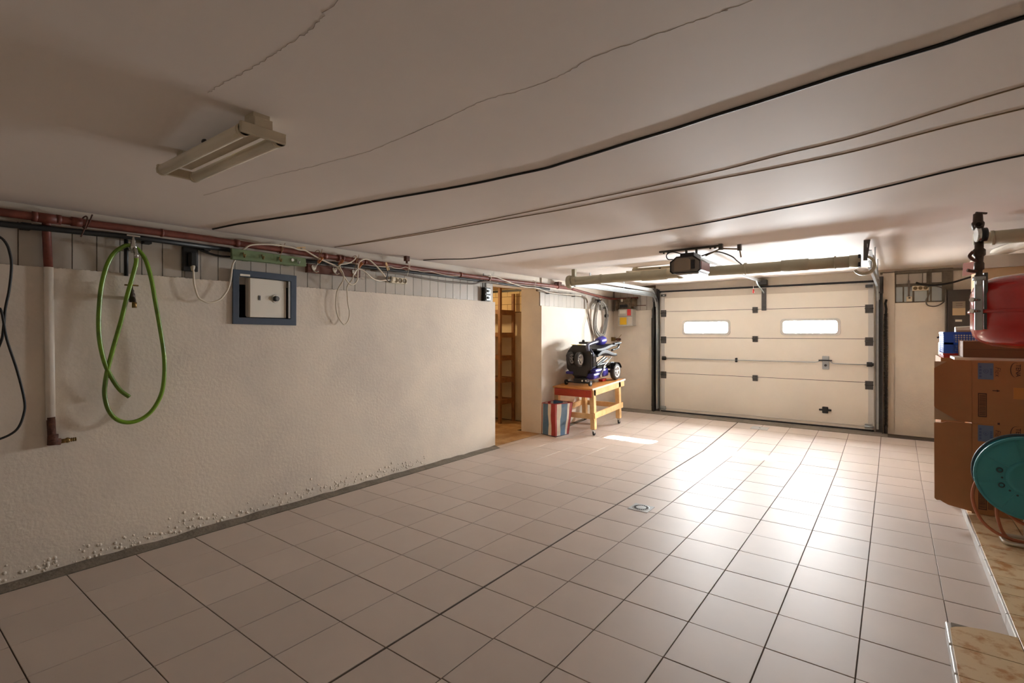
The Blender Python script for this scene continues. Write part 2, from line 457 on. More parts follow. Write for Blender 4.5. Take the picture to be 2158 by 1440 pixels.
# uneven plaster lip on top of the dado and along its foot
lip = MB()
def ragged(y0, y1, z, x, dz, st=.03):
    y = y0
    while y < y1:
        L = random.uniform(.6, 1.4)*st; r = random.uniform(.35, 1)*dz
        lip.sphere((x, y, z), r, (.5, L/dz*.8, .6), 6); y += L
ragged(-1.2, .28, PT, XI-.004, .009); ragged(.77, 3.3, PT, XI-.004, .009); ragged(4.36, 5.9, PT, XI-.004, .008)
for i in range(320):
    y = random.uniform(-1.1, 2.2); lip.sphere((XI, y, .03+abs(random.gauss(0, .05))), random.uniform(.004, .012), (.45, 1, 1), 6)
lip.build('plaster_lip', 'plaster', wall_l, kind='stuff')
# tile band: each tile of its own
bt = MB(); bt.box((0, -.0555, 0), (.010, .0555, .43)); 
me_b = bpy.data.meshes.new('tile'); me_b.from_pydata([tuple(q) for q in bt.v], [], bt.f); me_b.materials.append(MATS['wall_tile'])
MB().box((XT-.002, -1.6, PT-.01), (XT+.006, 3.325, 2.16)).build('grout', 'wall_grout', wall_l)
MB().box((XT-.002, 4.345, PT-.01), (XT+.006, 6.6, 2.16)).build('grout', 'wall_grout', wall_l)
def band(y, x=XT+.006, z=PT-.012, rz=0):
    o = bpy.data.objects.new('tile', me_b); col.objects.link(o); o.parent = wall_l
    o.location = V((x+random.uniform(-.001, .001), y, z))-OFF[wall_l.name]; o.scale = (1, 1, .6)
    return o
for i in range(42):
    y = -1.48+i*.1155
    if -1.4 < y < 3.29: band(y)
for i in range(20): band(4.40+i*.1155)
for ya, yb in ((-1.6, 3.325), (4.345, 6.6)): MB().box((XT, ya, 1.995), (XT+.022, yb, 2.15)).build('plaster_strip', 'cupboard_white', wall_l)
MB().box((XT, 4.345, 2.01), (XI+.002, 4.36, 2.14)).build('edge_bead', 'plaster', wall_l)

# far wall with the garage opening
wf = MB(); YF = 6.62
wf.box((-2.41, YF, -.1), (-1.15, YF+.26, 2.25)); wf.box((1.50, YF, -.1), (3.5, YF+.26, 2.25)); wf.box((-1.15, YF, 1.98), (1.5, YF+.26, 2.25))
wf.box((-1.15, YF, -.1), (1.5, YF+.26, .085))
wall_f = wf.build('wall_far', 'plaster', kind='structure')
# projecting plaster skin right of the door, leaving the tiled patch bare
sk = MB(); sk.box((1.665, 6.575, .06), (1.79, YF+.01, 2.14)); sk.box((1.79, 6.575, .06), (3.4, YF+.01, 1.755))
sk.build('plaster_skin', 'plaster', wall_f, bevel=.006)
sk = MB(); sk.box((-2.08, 6.59, .05), (-1.34, YF+.01, 1.755)); sk.build('plaster_skin', 'plaster', wall_f, bevel=.006)
MB().box((-2.08, 6.606, 1.75), (-1.34, YF+.002, 2.16)).build('grout', 'wall_grout', wall_f)
for i in range(6): MB().box((-2.065+i*.117, 6.598, 1.757), (-1.954+i*.117, 6.61, 2.12)).build('tile', 'wall_tile', wall_f)
MB().box((1.79, 6.606, 1.75), (2.35, YF+.002, 2.16)).build('grout', 'cement', wall_f)
xe = [1.80, 1.862, 1.955, 1.965, 2.075, 2.09, 2.26]
for a, b in ((1.802, 1.868), (1.884, 1.965), (1.984, 2.105), (2.122, 2.245)):
    MB().box((a, 6.596, 1.768), (b, 6.61, 1.955)).build('tile', 'wall_tile_blue', wall_f, bevel=.002)
for a, b in ((1.802, 1.925), (1.932, 2.06), (2.067, 2.10), (2.15, 2.245)):
    MB().box((a, 6.596, 1.995), (b, 6.61, 2.115)).build('tile', 'wall_tile', wall_f, bevel=.002)
MB().box((2.135, 6.59, 1.75), (2.15, 6.61, 2.12)).build('strip', 'cement', wall_f)
MB().box((1.64, 6.585, 2.125), (2.5, 6.61, 2.15)).build('strip', 'cement', wall_f)

# right and rear walls (outside the picture)
XR = 3.42
MB().box((XR, -3.7, -.1), (XR+.2, 6.9, 2.25)).build('wall_right', 'plaster', kind='structure')
MB().box((-2.41, -3.7, -.1), (3.6, -3.5, 2.25)).build('wall_rear', 'plaster', kind='structure')
# ------------------------------------------------ storeroom behind the doorway
so = MB(); so.box((-4.4, 3.0, -.2), (-2.085, 5.1, -.008)); fs = so.build('floor_storeroom', 'floor_grout', kind='structure')
st_me = tile_proto(.196, .196, 'store_tile')
for i in range(9):
    for j in range(9):
        x = -2.19-i*.2; y = 3.44+j*.2
        if y > 5.0: continue
        if x > -2.42 and not (3.33 < y-.1 and y+.1 < 4.36): continue
        put_tile(st_me, x, y, -.002, 0, fs)
sw = MB(); sw.box((-4.4, 5.02, -.2), (-2.41, 5.2, 2.2)); wsb = sw.build('wall_storeroom_back', 'store_wall', kind='structure')
blk = MB(); blk.box((-.118, -.012, 0), (.118, 0, .118)); me_k = bpy.data.meshes.new('block'); me_k.from_pydata([tuple(q) for q in blk.v], [], blk.f); me_k.materials.append(MATS['store_block'])
MB().box((-4.4, 5.015, 1.70), (-2.42, 5.03, 2.08)).build('grout', 'wall_grout', wsb)
for r in range(3):
    for i in range(9):
        x = -2.56-i*.242-(.12 if r % 2 else 0)
        o = bpy.data.objects.new('block', me_k); col.objects.link(o); o.parent = wsb; o.location = V((x, 5.017, 1.71+r*.124))-OFF[wsb.name]
MB().box((-4.5, 3.0, -.2), (-4.4, 5.2, 2.2)).build('wall_storeroom_left', 'store_wall', kind='structure')
MB().box((-4.5, 2.9, -.2), (-2.41, 3.0, 2.2)).build('wall_storeroom_front', 'store_wall', kind='structure')
MB().box((-4.5, 2.9, 2.08), (-2.40, 5.2, 2.2)).build('ceiling_storeroom', 'store_ceiling', kind='structure')
MB().box((-4.4, 4.985, 2.03), (-2.42, 5.02, 2.065)).build('trim_2', 'black_plastic', kind='structure')
ld = bpy.data.lights.new('storeroom_lamp_offscreen', 'POINT'); ld.energy = 8; ld.color = (1, .70, .36); ld.shadow_soft_size = .05
lo_ = bpy.data.objects.new('storeroom_lamp_offscreen', ld); col.objects.link(lo_); lo_.location = (-3.6, 4.0, 1.9)

# wooden rack seen through the doorway
rk = thing('wooden_rack', (-3.0, 4.78, 0), 'brown wooden rack with rails inside the storeroom doorway', 'rack')
for x in (-3.0, -3.95):
    for y, t in ((4.60, 2.06), (4.94, 1.99)):
        MB().box((x-.022, y-.022, -.005), (x+.022, y+.022, t)).build('post', 'ladder_wood', rk, bevel=.003)
for z in (.316, .648, .987, 1.34, 1.688):
    zz = z
    MB().box((-3.016, 4.58, zz-.035), (-2.99, 4.96, zz+.025)).build('rail', 'ladder_wood', rk, bevel=.003)
    MB().box((-3.94, 4.60, zz+.025), (-2.99, 4.93, zz+.042)).build('shelf_board', 'ladder_wood', rk)
    MB().box((-3.94, 4.585, zz-.02), (-3.0, 4.605, zz+.03)).build('rail', 'ladder_wood', rk)

# ================================================================== GARAGE DOOR
DX0, DX1, DY = -1.235, 1.575, 6.575
door = thing('door_1', (.17, DY, ZR), 'cream sectional garage door with two lit windows', None, kind='structure')
zb = [.125, .735, 1.30, 1.72, 2.035]
wins = [(-.53, 1.46, .345, .102), (.855, 1.46, .345, .102)]
for i in range(4):
    a, b = zb[i]+.003, zb[i+1]-.003; p = MB()
    if i == 2:
        xa = DX0
        for wx, wz, hw, hh in wins:
            p.box((xa, DY, a), (wx-hw, DY+.04, b)); p.box((wx-hw, DY, a), (wx+hw, DY+.04, wz-hh)); p.box((wx-hw, DY, wz+hh), (wx+hw, DY+.04, b)); xa = wx+hw
        p.box((xa, DY, a), (DX1, DY+.04, b))
    else: p.box((DX0, DY, a), (DX1, DY+.04, b))
    p.build('panel', 'door_panel', door)
MB().box((DX0+.01, DY+.012, .12), (DX1-.01, DY+.03, .74)).build('core', 'dark_seal', door)
for z in zb[1:4]: MB().box((DX0+.005, DY+.004, z-.004), (DX1-.005, DY+.03, z+.004)).build('gasket', 'dark_seal', door)
for wx, wz, hw, hh in wins:
    fr = MB().ring(rrect(wx, wz, hw+.014, hh+.014, .05, DY-.012), rrect(wx, wz, hw-.022, hh-.018, .035, DY-.012), (0, .065, 0)).build('window_frame', 'door_frame', door)
    MB().prism(rrect(wx, wz, hw-.016, hh-.012, .03, DY+.012), (0, .004, 0)).build('window_pane', 'pane', fr)
# end caps, bottom seal, top strip
for x in (DX0, DX1-.06): MB().box((x, DY-.003, .125), (x+.06, DY, 2.03)).build('end_cap', 'door_frame', door)
MB().box((DX0, DY-.008, .098), (DX1, DY+.04, .128)).build('bottom_seal', 'dark_seal', door, bevel=.006)
MB().box((DX0, DY-.006, .165), (DX1, DY, .172)).build('bottom_rib', 'door_frame', door)
MB().box((DX0-.03, DY-.012, 2.03), (DX1+.01, DY+.045, 2.056)).build('top_seal', 'dark_seal', door)
MB().box((DX0+.05, DY-.003, 1.935), (DX1-.06, DY, 2.025)).build('top_band', 'cupboard_white', door)
def hinge(x, z, wd=.07, ht=.085):
    h = MB(); h.box((x-wd/2, DY-.006, z-ht/2), (x+wd/2, DY, z+ht/2)); h.box((x-wd/2, DY-.014, z-.012), (x-wd*.1, DY-.004, z+ht*.45)); h.box((x+wd*.12, DY-.014, z-.012), (x+wd/2, DY-.004, z+ht*.45))
    o = h.build('hinge', 'steel_dark', door)
    MB().cyl((x-wd/2-.004, DY-.012, z+.005), (x+wd/2+.004, DY-.012, z+.005), .006, n=8).build('pin', 'steel_dark', o)
for z in (1.71, 1.288, .72): hinge(.17, z)
for x in (DX0+.045, DX1-.05):
    for z in (1.69, 1.265, .70): hinge(x, z, .085, .11)
    MB().box((x-.04, DY-.02, 1.965), (x+.04, DY, 2.0)).build('roller_bracket', 'steel_dark', door)
    b = MB(); b.box((x-.045, DY-.03, .13), (x+.035, DY, .20)); b.cyl((x-.05, DY-.03, .165), (x+.05, DY-.03, .165), .012, n=10); b.build('bottom_bracket', 'galv', door)
# lock rod, lock, pull handle
MB().tube([(-1.15, DY-.02, .972), (-.1, DY-.018, .974), (.92, DY-.02, .978), (.955, DY-.02, .985), (.985, DY-.02, 1.005), (1.03, DY-.02, 1.008)], .006, 6).build('lock_rod', 'galv', door)
MB().tube([(1.05, DY-.02, 1.008), (1.10, DY-.02, 1.0), (1.125, DY-.02, .97), (1.16, DY-.02, .966), (1.5, DY-.02, .966)], .006, 6).build('lock_rod', 'galv', door)
for x in (-1.18, 1.53):
    b = MB(); b.box((x-.03, DY-.03, .94), (x+.03, DY, 1.0)); b.cyl((x-.02, DY-.045, .97), (x+.045, DY-.045, .97), .02, n=10); b.build('bolt_guide', 'black_plastic', door, bevel=.004)
b = MB(); b.cyl((-.085, DY-.028, .992), (-.085, DY, .992), .016, n=12); b.cyl((-.085, DY-.028, .957), (-.085, DY, .957), .016, n=12); b.box((-.099, DY-.02, .957), (-.071, DY, .992)); b.build('rod_guide', 'black_plastic', door)
lk = MB().box((1.005, DY-.012, .885), (1.085, DY, 1.065)).build('lock_plate', 'galv_pale', door, bevel=.006)
MB().box((.965, DY-.03, 1.0), (1.12, DY-.01, 1.014)).build('lever', 'black_plastic', lk)
MB().cyl((1.045, DY-.026, .94), (1.045, DY-.01, .94), .016, n=14).build('key_cylinder', 'steel_dark', lk)
hd = MB().box((1.005, DY-.022, .292), (1.075, DY, .382)).build('pull_handle', 'black_plastic', door, bevel=.01)
MB().box((.968, DY-.02, .325), (1.112, DY-.006, .35)).build('grip', 'black_plastic', hd, bevel=.005)
# arm bracket on the top panel
MB().box((.258, DY-.02, 1.70), (.318, DY, 2.02)).build('arm_bracket', 'steel_dark', door)

# ---- tracks (left and right), each a thing
def yz_strip(path, x0, x1, h):
    m = MB(); P = [V((0, y, z)) for y, z in path]; up = []; dn = []
    for i, p in enumerate(P):
        a = P[max(0, i-1)]; b = P[min(len(P)-1, i+1)]; d = (b-a).normalized(); n = V((0, -d.z, d.y))
        up.append(p+n*h/2); dn.append(p-n*h/2)
    for i in range(len(P)-1):
        q = [dn[i], dn[i+1], up[i+1], up[i]]
        m.add([(x0, p.y, p.z) for p in q]+[(x1, p.y, p.z) for p in q], [(3, 2, 1, 0), (4, 5, 6, 7), (0, 1, 5, 4), (1, 2, 6, 5), (2, 3, 7, 6), (3, 0, 4, 7)])
    return m
def make_track(xc, s, label):
    t = thing('door_track', (xc, 6.5, ZR), label, 'door track')
    # steel jamb angle
    b = MB(); b.box((xc-.045*s, 6.565, ZR), (xc+.03*s, 6.575, 2.08)); b.box((xc-.045*s, 6.47, ZR), (xc-.037*s, 6.575, 2.06))
    b.build('jamb_angle', 'steel_dark', t)
    r = .24
    low = [(6.53, ZR+.05), (6.53, 1.985-r)]+[(6.53-r+r*math.cos(a), 1.985-r+r*math.sin(a)) for a in [i*PI/16 for i in range(1, 9)]]+[(3.86, 1.965)]
    yz_strip(low, xc-.002*s, xc+.004*s, .058).build('lower_channel', 'galv', t)
    for e in (-.029, .029):
        lp = []
        for i, (y, z) in enumerate(low):
            a = V(low[max(0, i-1)]); c2 = V(low[min(len(low)-1, i+1)]); d = (c2-a).normalized(); n = V((-d.y, d.x)); lp.append((y+n.x*e, z+n.y*e))
        yz_strip(lp, xc, xc+.022*s, .005).build('flange', 'galv', t)
    up = [(6.50, 1.80)]+[(6.50-.22+.22*math.cos(a), 1.86+.2*math.sin(a)) for a in [i*PI/16 for i in range(1, 9)]]+[(4.1, 2.05)]
    yz_strip(up, xc-.012*s, xc-.004*s, .05).build('upper_channel', 'galv_pale', t)
    MB().box((xc-.05*s, 6.47, 1.88), (xc+.012*s, 6.56, 2.09)).build('end_plate', 'steel_dark', t)
    for y in (4.3, 5.3): MB().box((xc-.02*s, y-.012, 1.96), (xc-.012*s, y+.012, cz(xc, y)+.004)).build('hanger', 'galv', t)
    return t
make_track(-1.285, 1, 'galvanised door track curving off the jamb beside the gas meter')
make_track(1.625, -1, 'galvanised door track on the jamb beside the tiled wall patch')
MB().box((1.60, 3.95, 2.095), (1.625, 6.4, 2.10)).box((1.598, 3.75, 2.098), (1.604, 6.4, 2.128)).build('perforated_angle', 'galv', label='perforated steel angle under the ceiling above the door track', cat='bracket')
# ---- coil springs
def spring(x, y, z0, z1, r, turns, label):
    t = thing('door_spring', (x, y, z0), label, 'spring')
    pts = []; n = 9
    for i in range(turns*n+1):
        a = 2*PI*i/n; pts.append((x+r*math.cos(a), y+r*math.sin(a), z0+(z1-z0)*i/(turns*n)))
    MB().tube(pts, .0042, 4).build('coil', 'spring', t)
    MB().cyl((x, y, z0+.005), (x, y, z1-.005), r*.55, n=8).build('core_tube', 'steel_dark', t)
    MB().tube([(x, y, z1-.02), (x+.004, y, z1+.06), (x-.006, y+.01, z1+.13), (x+.006, y+.02, z1+.18)], .013, 6).build('top_hook', 'black_plastic', t)
    MB().cyl((x, y, ZR+.0), (x, y, z0+.02), .018, n=8).build('anchor', 'steel_dark', t)
spring(-1.359, 6.535, .19, 1.62, .021, 75, 'long dark coil spring beside the door, on the gas meter side')
spring(1.70, 6.52, .19, 1.62, .021, 75, 'long dark coil spring beside the door, near the blue tiles')

# ================================================================== OVERHEAD
# ---- drain pipe sleeved over the cross bar
pp = thing('drain_pipe', (.1, 3.85, 1.95), 'cream plastic drain pipe hung across the ceiling before the garage door', 'pipe')
pc = [(-1.33, 1.995), (-.9, 2.0), (-.2, 2.003), (.6, 1.998), (1.52, 1.998)]
hp_o = [(x, 3.85, z) for x, z in pc]
ppm = MB().tube(hp_o, .05, 18, cap=False).tube(hp_o, .045, 18, cap=False)
for (x, z) in (pc[0], pc[-1]): ppm.lathe([(.045, 0), (.05, 0)], (x, 3.85, z), (1, 0, 0), 18)
ppm.build('pipe', 'pvc', pp)
for x0, x1, r in ((-1.31, -1.24, .053), (-.93, -.915, .056), (-.42, -.14, .056), (-.02, .02, .058), (.62, .64, .058), (.94, 1.16, .055), (1.36, 1.37, .058), (1.47, 1.55, .053)):
    MB().lathe([(.0485, x0), (r, x0), (r, x1), (.0485, x1)], (0, 3.85, 2.0), (1, 0, 0), 18).build('sleeve', 'pvc', pp)
MB().lathe([(.049, .02), (.066, .018), (.068, -.018), (.078, -.018), (.082, 0), (.076, .022), (.056, .03), (.049, .03)], (-1.335, 3.85, 1.99), (1, 0, 0), 24).build('flange', 'pvc', pp)
MB().box((-1.30, 3.83, 2.03), (-1.255, 3.87, cz(-1.3, 3.85)+.003)).build('hanger', 'pvc', pp)
# broken open elbow at the other end
el = MB()
N_ = 14
for i in range(N_):
    a0, a1 = math.radians(-150+i*235/N_), math.radians(-150+(i+1)*235/N_)
    for ra, rb in ((.085, .078),):
        pts = []
        for a in (a0, a1):
            ca, sa = math.cos(a), math.sin(a)
            pts.append([(1.575+ra*ca, 3.80, 1.955+ra*sa), (1.575+ra*ca, 3.88, 1.955+ra*sa), (1.575+(ra-.022)*ca, 3.88, 1.955+(ra-.022)*sa), (1.575+(ra-.022)*ca, 3.80, 1.955+(ra-.022)*sa)])
        el.hexa(pts[0], pts[1])
el.build('broken_elbow', 'pvc', pp)
MB().prism([(1.572, 3.77, 1.99), (1.60, 3.77, 1.99), (1.622, 3.77, cz(1.6, 3.8)), (1.575, 3.77, cz(1.6, 3.8))], (0, .006, 0)).build('end_bracket', 'steel_dark', pp)
MB().box((1.535, 3.80, 1.945), (1.552, 3.90, 2.05)).build('end_plug', 'dark_seal', pp)

# ---- door opener
op = thing('garage_door_opener', (.33, 3.05, 1.9), 'grey garage door opener with white lamp lens hanging under the ceiling', 'opener')
def oct_(x0, x1, z0, z1, y, ch):
    return [(x0+.02, y, z0), (x1-.02, y, z0), (x1, y, z0+.02), (x1, y, z1-ch), (x1-ch*1.3, y, z1), (x0+ch*1.3, y, z1), (x0, y, z1-ch), (x0, y, z0+.02)]
MB().prism(oct_(.195, .45, 1.905, 2.045, 3.0, .045), (0, .30, 0)).build('housing', 'opener_grey', op, bevel=.006)
MB().ring(oct_(.190, .455, 1.900, 2.050, 2.995, .045), oct_(.199, .446, 1.909, 2.041, 2.995, .045), (0, .012, 0)).build('front_rim', 'black_plastic', op)
MB().prism([(.228, 2.992, 1.922), (.372, 2.992, 1.922), (.372, 2.992, 2.012), (.35, 2.992, 2.03), (.25, 2.992, 2.03), (.228, 2.992, 2.0)], (0, .01, 0)).build('front_plate', 'opener_panel', op)
MB().box((.378, 2.991, 1.935), (.405, 3.002, 2.012)).build('vent_slot', 'black_plastic', op)
MB().box((.448, 3.03, 1.925), (.454, 3.28, 2.0)).build('side_cover', 'opener_red', op, bevel=.002)
MB().prism([(.215, 3.02, 1.906), (.44, 3.02, 1.906), (.43, 3.02, 1.888), (.25, 3.02, 1.886)], (0, .27, 0)).build('lamp_lens', 'lens', op, bevel=.004)
MB().box((.26, 3.06, 2.04), (.38, 3.26, 2.085)).build('motor_mount', 'black_plastic', op)
MB().bar((.02, 3.2, cz(.02, 3.2)-.006), (.56, 3.2, cz(.56, 3.2)-.006), .03, .02).build('ceiling_strut', 'steel_dark', op)
for x in (.27, .36): MB().box((x-.008, 3.19, 2.06), (x+.008, 3.21, cz(x, 3.2))).build('hanger', 'steel_dark', op)
for x in (.06, .10, .48, .52): MB().cyl((x, 3.2, cz(x, 3.2)-.028), (x, 3.2, cz(x, 3.2)-.012), .009, n=6).build('bolt', 'steel_dark', op)
MB().tube(smooth_path([(.21, 3.02, 2.03), (.17, 3.0, 2.035), (.16, 3.0, 2.075), (.20, 3.03, 2.10), (.26, 3.08, 2.085)], 6), .005, 6).build('loop_cable', 'cable_black', op)
MB().tube(smooth_path([(.42, 3.15, 2.06), (.52, 3.25, 2.10), (.60, 3.42, 2.075), (.61, 3.6, 2.05), (.60, 3.818, 2.043)], 6), .006, 6).build('power_cable', 'cable_black', op)
MB().tube([(.44, 3.2, 2.065), (.58, 3.16, 2.11), (.70, 3.30, 2.112), (.71, 3.31, 2.04)], .007, 6).build('strap', 'cable_beige', op)
MB().box((.565, 3.14, 2.10), (.595, 3.18, cz(.58, 3.16)+.002)).build('strap_block', 'steel_dark', op); MB().box((.685, 3.28, 2.10), (.715, 3.32, cz(.7, 3.3)+.002)).build('strap_block', 'steel_dark', op)
MB().bar((.325, 3.28, 2.07), (.255, 6.5, 2.115), .034, .03).build('rail', 'galv', op)
MB().box((.21, 6.50, 2.07), (.33, 6.622, 2.14)).build('rail_bracket', 'steel_dark', op)
MB().tube(smooth_path([(.262, 6.20, 2.10), (.262, 6.26, 2.06), (.27, 6.38, 2.02), (.285, 6.53, 1.965), (.288, 6.565, 1.95)], 5), .010, 8).build('arm', 'galv', op)
MB().tube([(.22, 6.2, 2.10), (.222, 6.2, 1.985)], .0022, 4).build('release_cord', 'cable_white', op)
MB().cyl((.222, 6.2, 1.93), (.222, 6.2, 1.985), .013, .009, n=10).build('release_handle', 'red_tag', op)

# ---- fluorescent battens
def batten(x0, x1, y0, y1, z, label, parts=True):
    t = thing('fluorescent_light', ((x0+x1)/2, (y0+y1)/2, z-.02), label, 'ceiling light', 'fluorescent battens')
    ym = (y0+y1)/2; zc = min(cz(x0, ym), cz(x1, ym))
    MB().box((x0+.06, ym-.032, z+.015), (x1-.005, ym+.032, zc-.012)).build('spine', 'fixture', t, bevel=.003)
    for x in (x0+.10, x1-.05): MB().box((x-.03, ym-.028, zc-.02), (x+.03, ym+.028, cz(x, ym)+.002)).build('mount_block', 'fixture', t)
    for x, s in ((x0, 1), (x1, -1)):
        MB().box((x, y0-.018, z-.014), (x+s*.016, y1+.018, z+.022)).build('end_bar', 'fixture', t, bevel=.004)
    for y in (y0, y1):
        tb = MB().cyl((x0+.012, y, z), (x1-.012, y, z), .021, n=18).build('lamp_tube', 'tube', t)
        for x, s in ((x0+.012, 1), (x1-.012, -1)): MB().cyl((x, y, z), (x+s*.018, y, z), .0225, n=18).build('lamp_cap', 'fixture', tb)
    MB().sphere(((x0+x1)/2+.06, y0-.006, z+.024), .008, (2, 1, 1), 8).build('knot', 'black_plastic', t)
    return t
batten(-.63, .095, -.645, -.525, 2.045, 'twin tube batten on the open ceiling above the tiled floor')
batten(-.74, -.05, 4.15, 4.25, 2.085, 'twin tube batten behind the door opener and drain pipe')

# ---- cables across the ceiling
CAB1 = [(-2.0,.12),(-1.712,.153),(-1.446,.208),(-1.118,.276),(-.88,.316),(-.5,.362),(-.179,.415),(.114,.456),(.339,.471),(.519,.482),(.626,.469),(.798,.448),(.954,.425),(1.13,.405),(1.272,.38),(1.427,.359),(1.564,.336),(1.685,.316),(1.794,.305),(1.891,.294),(2.026,.267),(2.8,.15),(3.41,.1)]
CAB2 = [(-2.03,2.12),(-1.849,2.195),(-1.632,2.344),(-1.316,2.369),(-.842,2.33),(-.438,2.316),(.02,2.277),(.424,2.225),(.779,2.164),(1.151,2.064),(1.487,1.973),(1.77,1.851),(1.987,1.735),(2.228,1.645),(2.8,1.5),(3.41,1.4)]
THA = [(-2.036,1.104),(-1.466,1.127),(-.949,1.145),(-.483,1.139),(-.077,1.123),(.581,1.089),(1.09,1.04),(1.4,.977),(1.653,.938),(1.927,.828),(2.099,.765),(2.8,.55),(3.41,.4)]
THB = [(-1.99,1.11),(-1.393,1.162),(-.987,1.182),(-.324,1.196),(.215,1.208),(.677,1.18),(1.055,1.166),(1.372,1.154),(1.644,1.123),(1.94,1.033),(2.132,.991),(2.8,.85),(3.41,.75)]
def ceil_cable(pts, r, m, label, wob=.0):
    p = smooth_path([(x, y, cz(x, y)-r*.9) for x, y in pts], 6)
    return MB().tube(p, r, 6).build('ceiling_cable', m, label=label, cat='cable')
ceil_cable(CAB1, .0054, 'cable_black', 'thick black cable over the ceiling, nearest the twin tube batten')
ceil_cable(CAB2, .0044, 'cable_black', 'black cable over the ceiling, nearest the door opener')
ceil_cable(THA, .0024, 'cable_beige', 'thin beige cord over the ceiling, next to the thick black cable')
ceil_cable(THB, .0026, 'cable_beige', 'thin beige cord over the ceiling, between the other cord and black cable')

# ================================================================== LEFT WALL FITTINGS
# ---- rust red heating pipe with its painted drop
rp = thing('heating_pipe', (-2.02, 1.5, 2.0), 'rust red steel pipe running under the ceiling along the plaster wall', 'pipe')
run = [(-2.02, -1.7, 2.018), (-2.02, -.75, 2.022), (-2.02, 0, 2.03), (-2.02, .9, 2.02), (-2.02, 2.2, 2.016), (-2.02, 3.4, 2.016), (-2.02, 4.3, 2.03), (-2.02, 5.05, 2.03)]
MB().tube(run, .0225, 14).build('pipe_run', 'rust_pipe', rp)
def at_run(y):
    for a, b in zip(run, run[1:]):
        if a[1] <= y <= b[1]:
            t = (y-a[1])/(b[1]-a[1]); return a[2]+(b[2]-a[2])*t
    return 2.03
for y, r, L in ((-.79, .028, .022), (-.69, .028, .022), (-.61, .027, .05), (-.18, .026, .012), (.29, .028, .03), (.62, .027, .012), (1.0, .026, .03), (1.13, .028, .022), (1.17, .028, .018), (1.4, .027, .012), (2.66, .029, .022), (3.15, .027, .02), (4.68, .029, .03)):
    MB().cyl((-2.02, y-L/2, at_run(y)), (-2.02, y+L/2, at_run(y)), r, n=14).build('coupling', 'rust_pipe', rp)
MB().cyl((-2.02, -.78, 2.021), (-2.02, -.69, 2.022), .0275, n=14).build('tee', 'rust_pipe', rp)
MB().tube([(-2.02, -.735, 2.02), (-2.055, -.735, 1.985), (-2.065, -.732, 1.95), (-2.058, -.725, 1.74)], .0205, 12).build('drop', 'rust_pipe', rp)
MB().tube([(-2.055, -.725, 1.752), (-2.052, -.717, .885)], .0215, 12).build('painted_drop', 'pipe_white', rp)
MB().tube([(-2.047, -.717, .90), (-2.047, -.712, .78), (-2.045, -.707, .757), (-2.045, -.675, .755)], .0195, 12).build('rusty_end', 'rusty', rp)
MB().cyl((-2.045, -.71, .742), (-2.045, -.708, .80), .0245, n=12).build('elbow', 'rusty', rp)
tp = MB(); tp.cyl((-2.045, -.68, .755), (-2.045, -.64, .757), .013, n=10); tp.sphere((-2.045, -.645, .757), .016, n=10); tp.cyl((-2.045, -.64, .757), (-2.045, -.605, .757), .009, n=10)
for k in range(3): tp.cyl((-2.045, -.628+k*.009, .757), (-2.045, -.624+k*.009, .757), .012, n=10)
tp.build('hose_tail', 'brass', rp)
MB().tube(smooth_path([(-2.02, 5.03, 2.03), (-2.025, 5.6, 1.99), (-2.03, 6.0, 1.965), (-2.02, 6.3, 1.955), (-1.98, 6.5, 1.955), (-1.8, 6.55, 1.955), (-1.62, 6.55, 1.96)], 5), .019, 10).build('pipe_bend', 'rust_pipe', rp)
for y in (-.63, .30, 1.02, 2.68, 4.2): MB().box((-2.10, y-.012, at_run(y)-.012), (-2.02, y+.012, at_run(y)+.012)).build('wall_hook', 'rusty', rp)
def twist(y, m, r=.0022):
    z = at_run(y)
    MB().tube(smooth_path([(-1.976, y-.02, z-.09), (-1.976, y, z-.03), (-1.99, y+.012, z+.03), (-2.02, y+.004, z+.035), (-2.045, y-.006, z), (-2.02, y+.01, z-.032), (-1.985, y+.02, z), (-1.985, y+.035, z+.05)], 4), r, 5).build('wire_tie', m, rp)
twist(-.58, 'rusty', .004); twist(.60, 'twine'); twist(.92, 'twine'); twist(1.28, 'twine'); twist(1.88, 'cable_white'); twist(3.13, 'cable_white'); twist(4.05, 'cable_white')

# ---- black water pipe with two taps
bp_ = thing('water_pipe', (-2.05, 1.0, 1.95), 'black water pipe clipped along the tile band below the rust red pipe', 'pipe')
MB().tube([(-2.022, -1.7, 1.955), (-2.022, -.9, 1.96), (-2.024, -.3, 1.978), (-2.045, .25, 1.976)], .0165, 10).build('pipe_run', 'black_pipe', bp_)
MB().tube(smooth_path([(-2.045, .2, 1.974), (-2.045, .8, 1.965), (-2.045, 1.5, 1.975), (-2.045, 2.3, 1.983), (-2.045, 2.9, 1.98), (-2.045, 3.6, 1.976), (-2.045, 4.5, 1.985)], 4), .014, 8).build('pipe_run', 'black_pipe', bp_)
MB().tube([(-2.06, -.36, 1.98), (-2.06, -.36, 1.735)], .012, 8).build('drop', 'black_pipe', bp_)
for y in (-.82, -.25, .1): MB().box((-2.10, y-.02, 1.95), (-2.034, y+.02, 1.985)).build('clip', 'black_pipe', bp_)
MB().tube(smooth_path([(-2.06, .05, 1.96), (-2.05, .1, 1.94), (-2.05, .18, 1.925), (-2.06, .27, 1.93)], 5), .008, 6).build('loose_cable', 'cable_black', bp_)

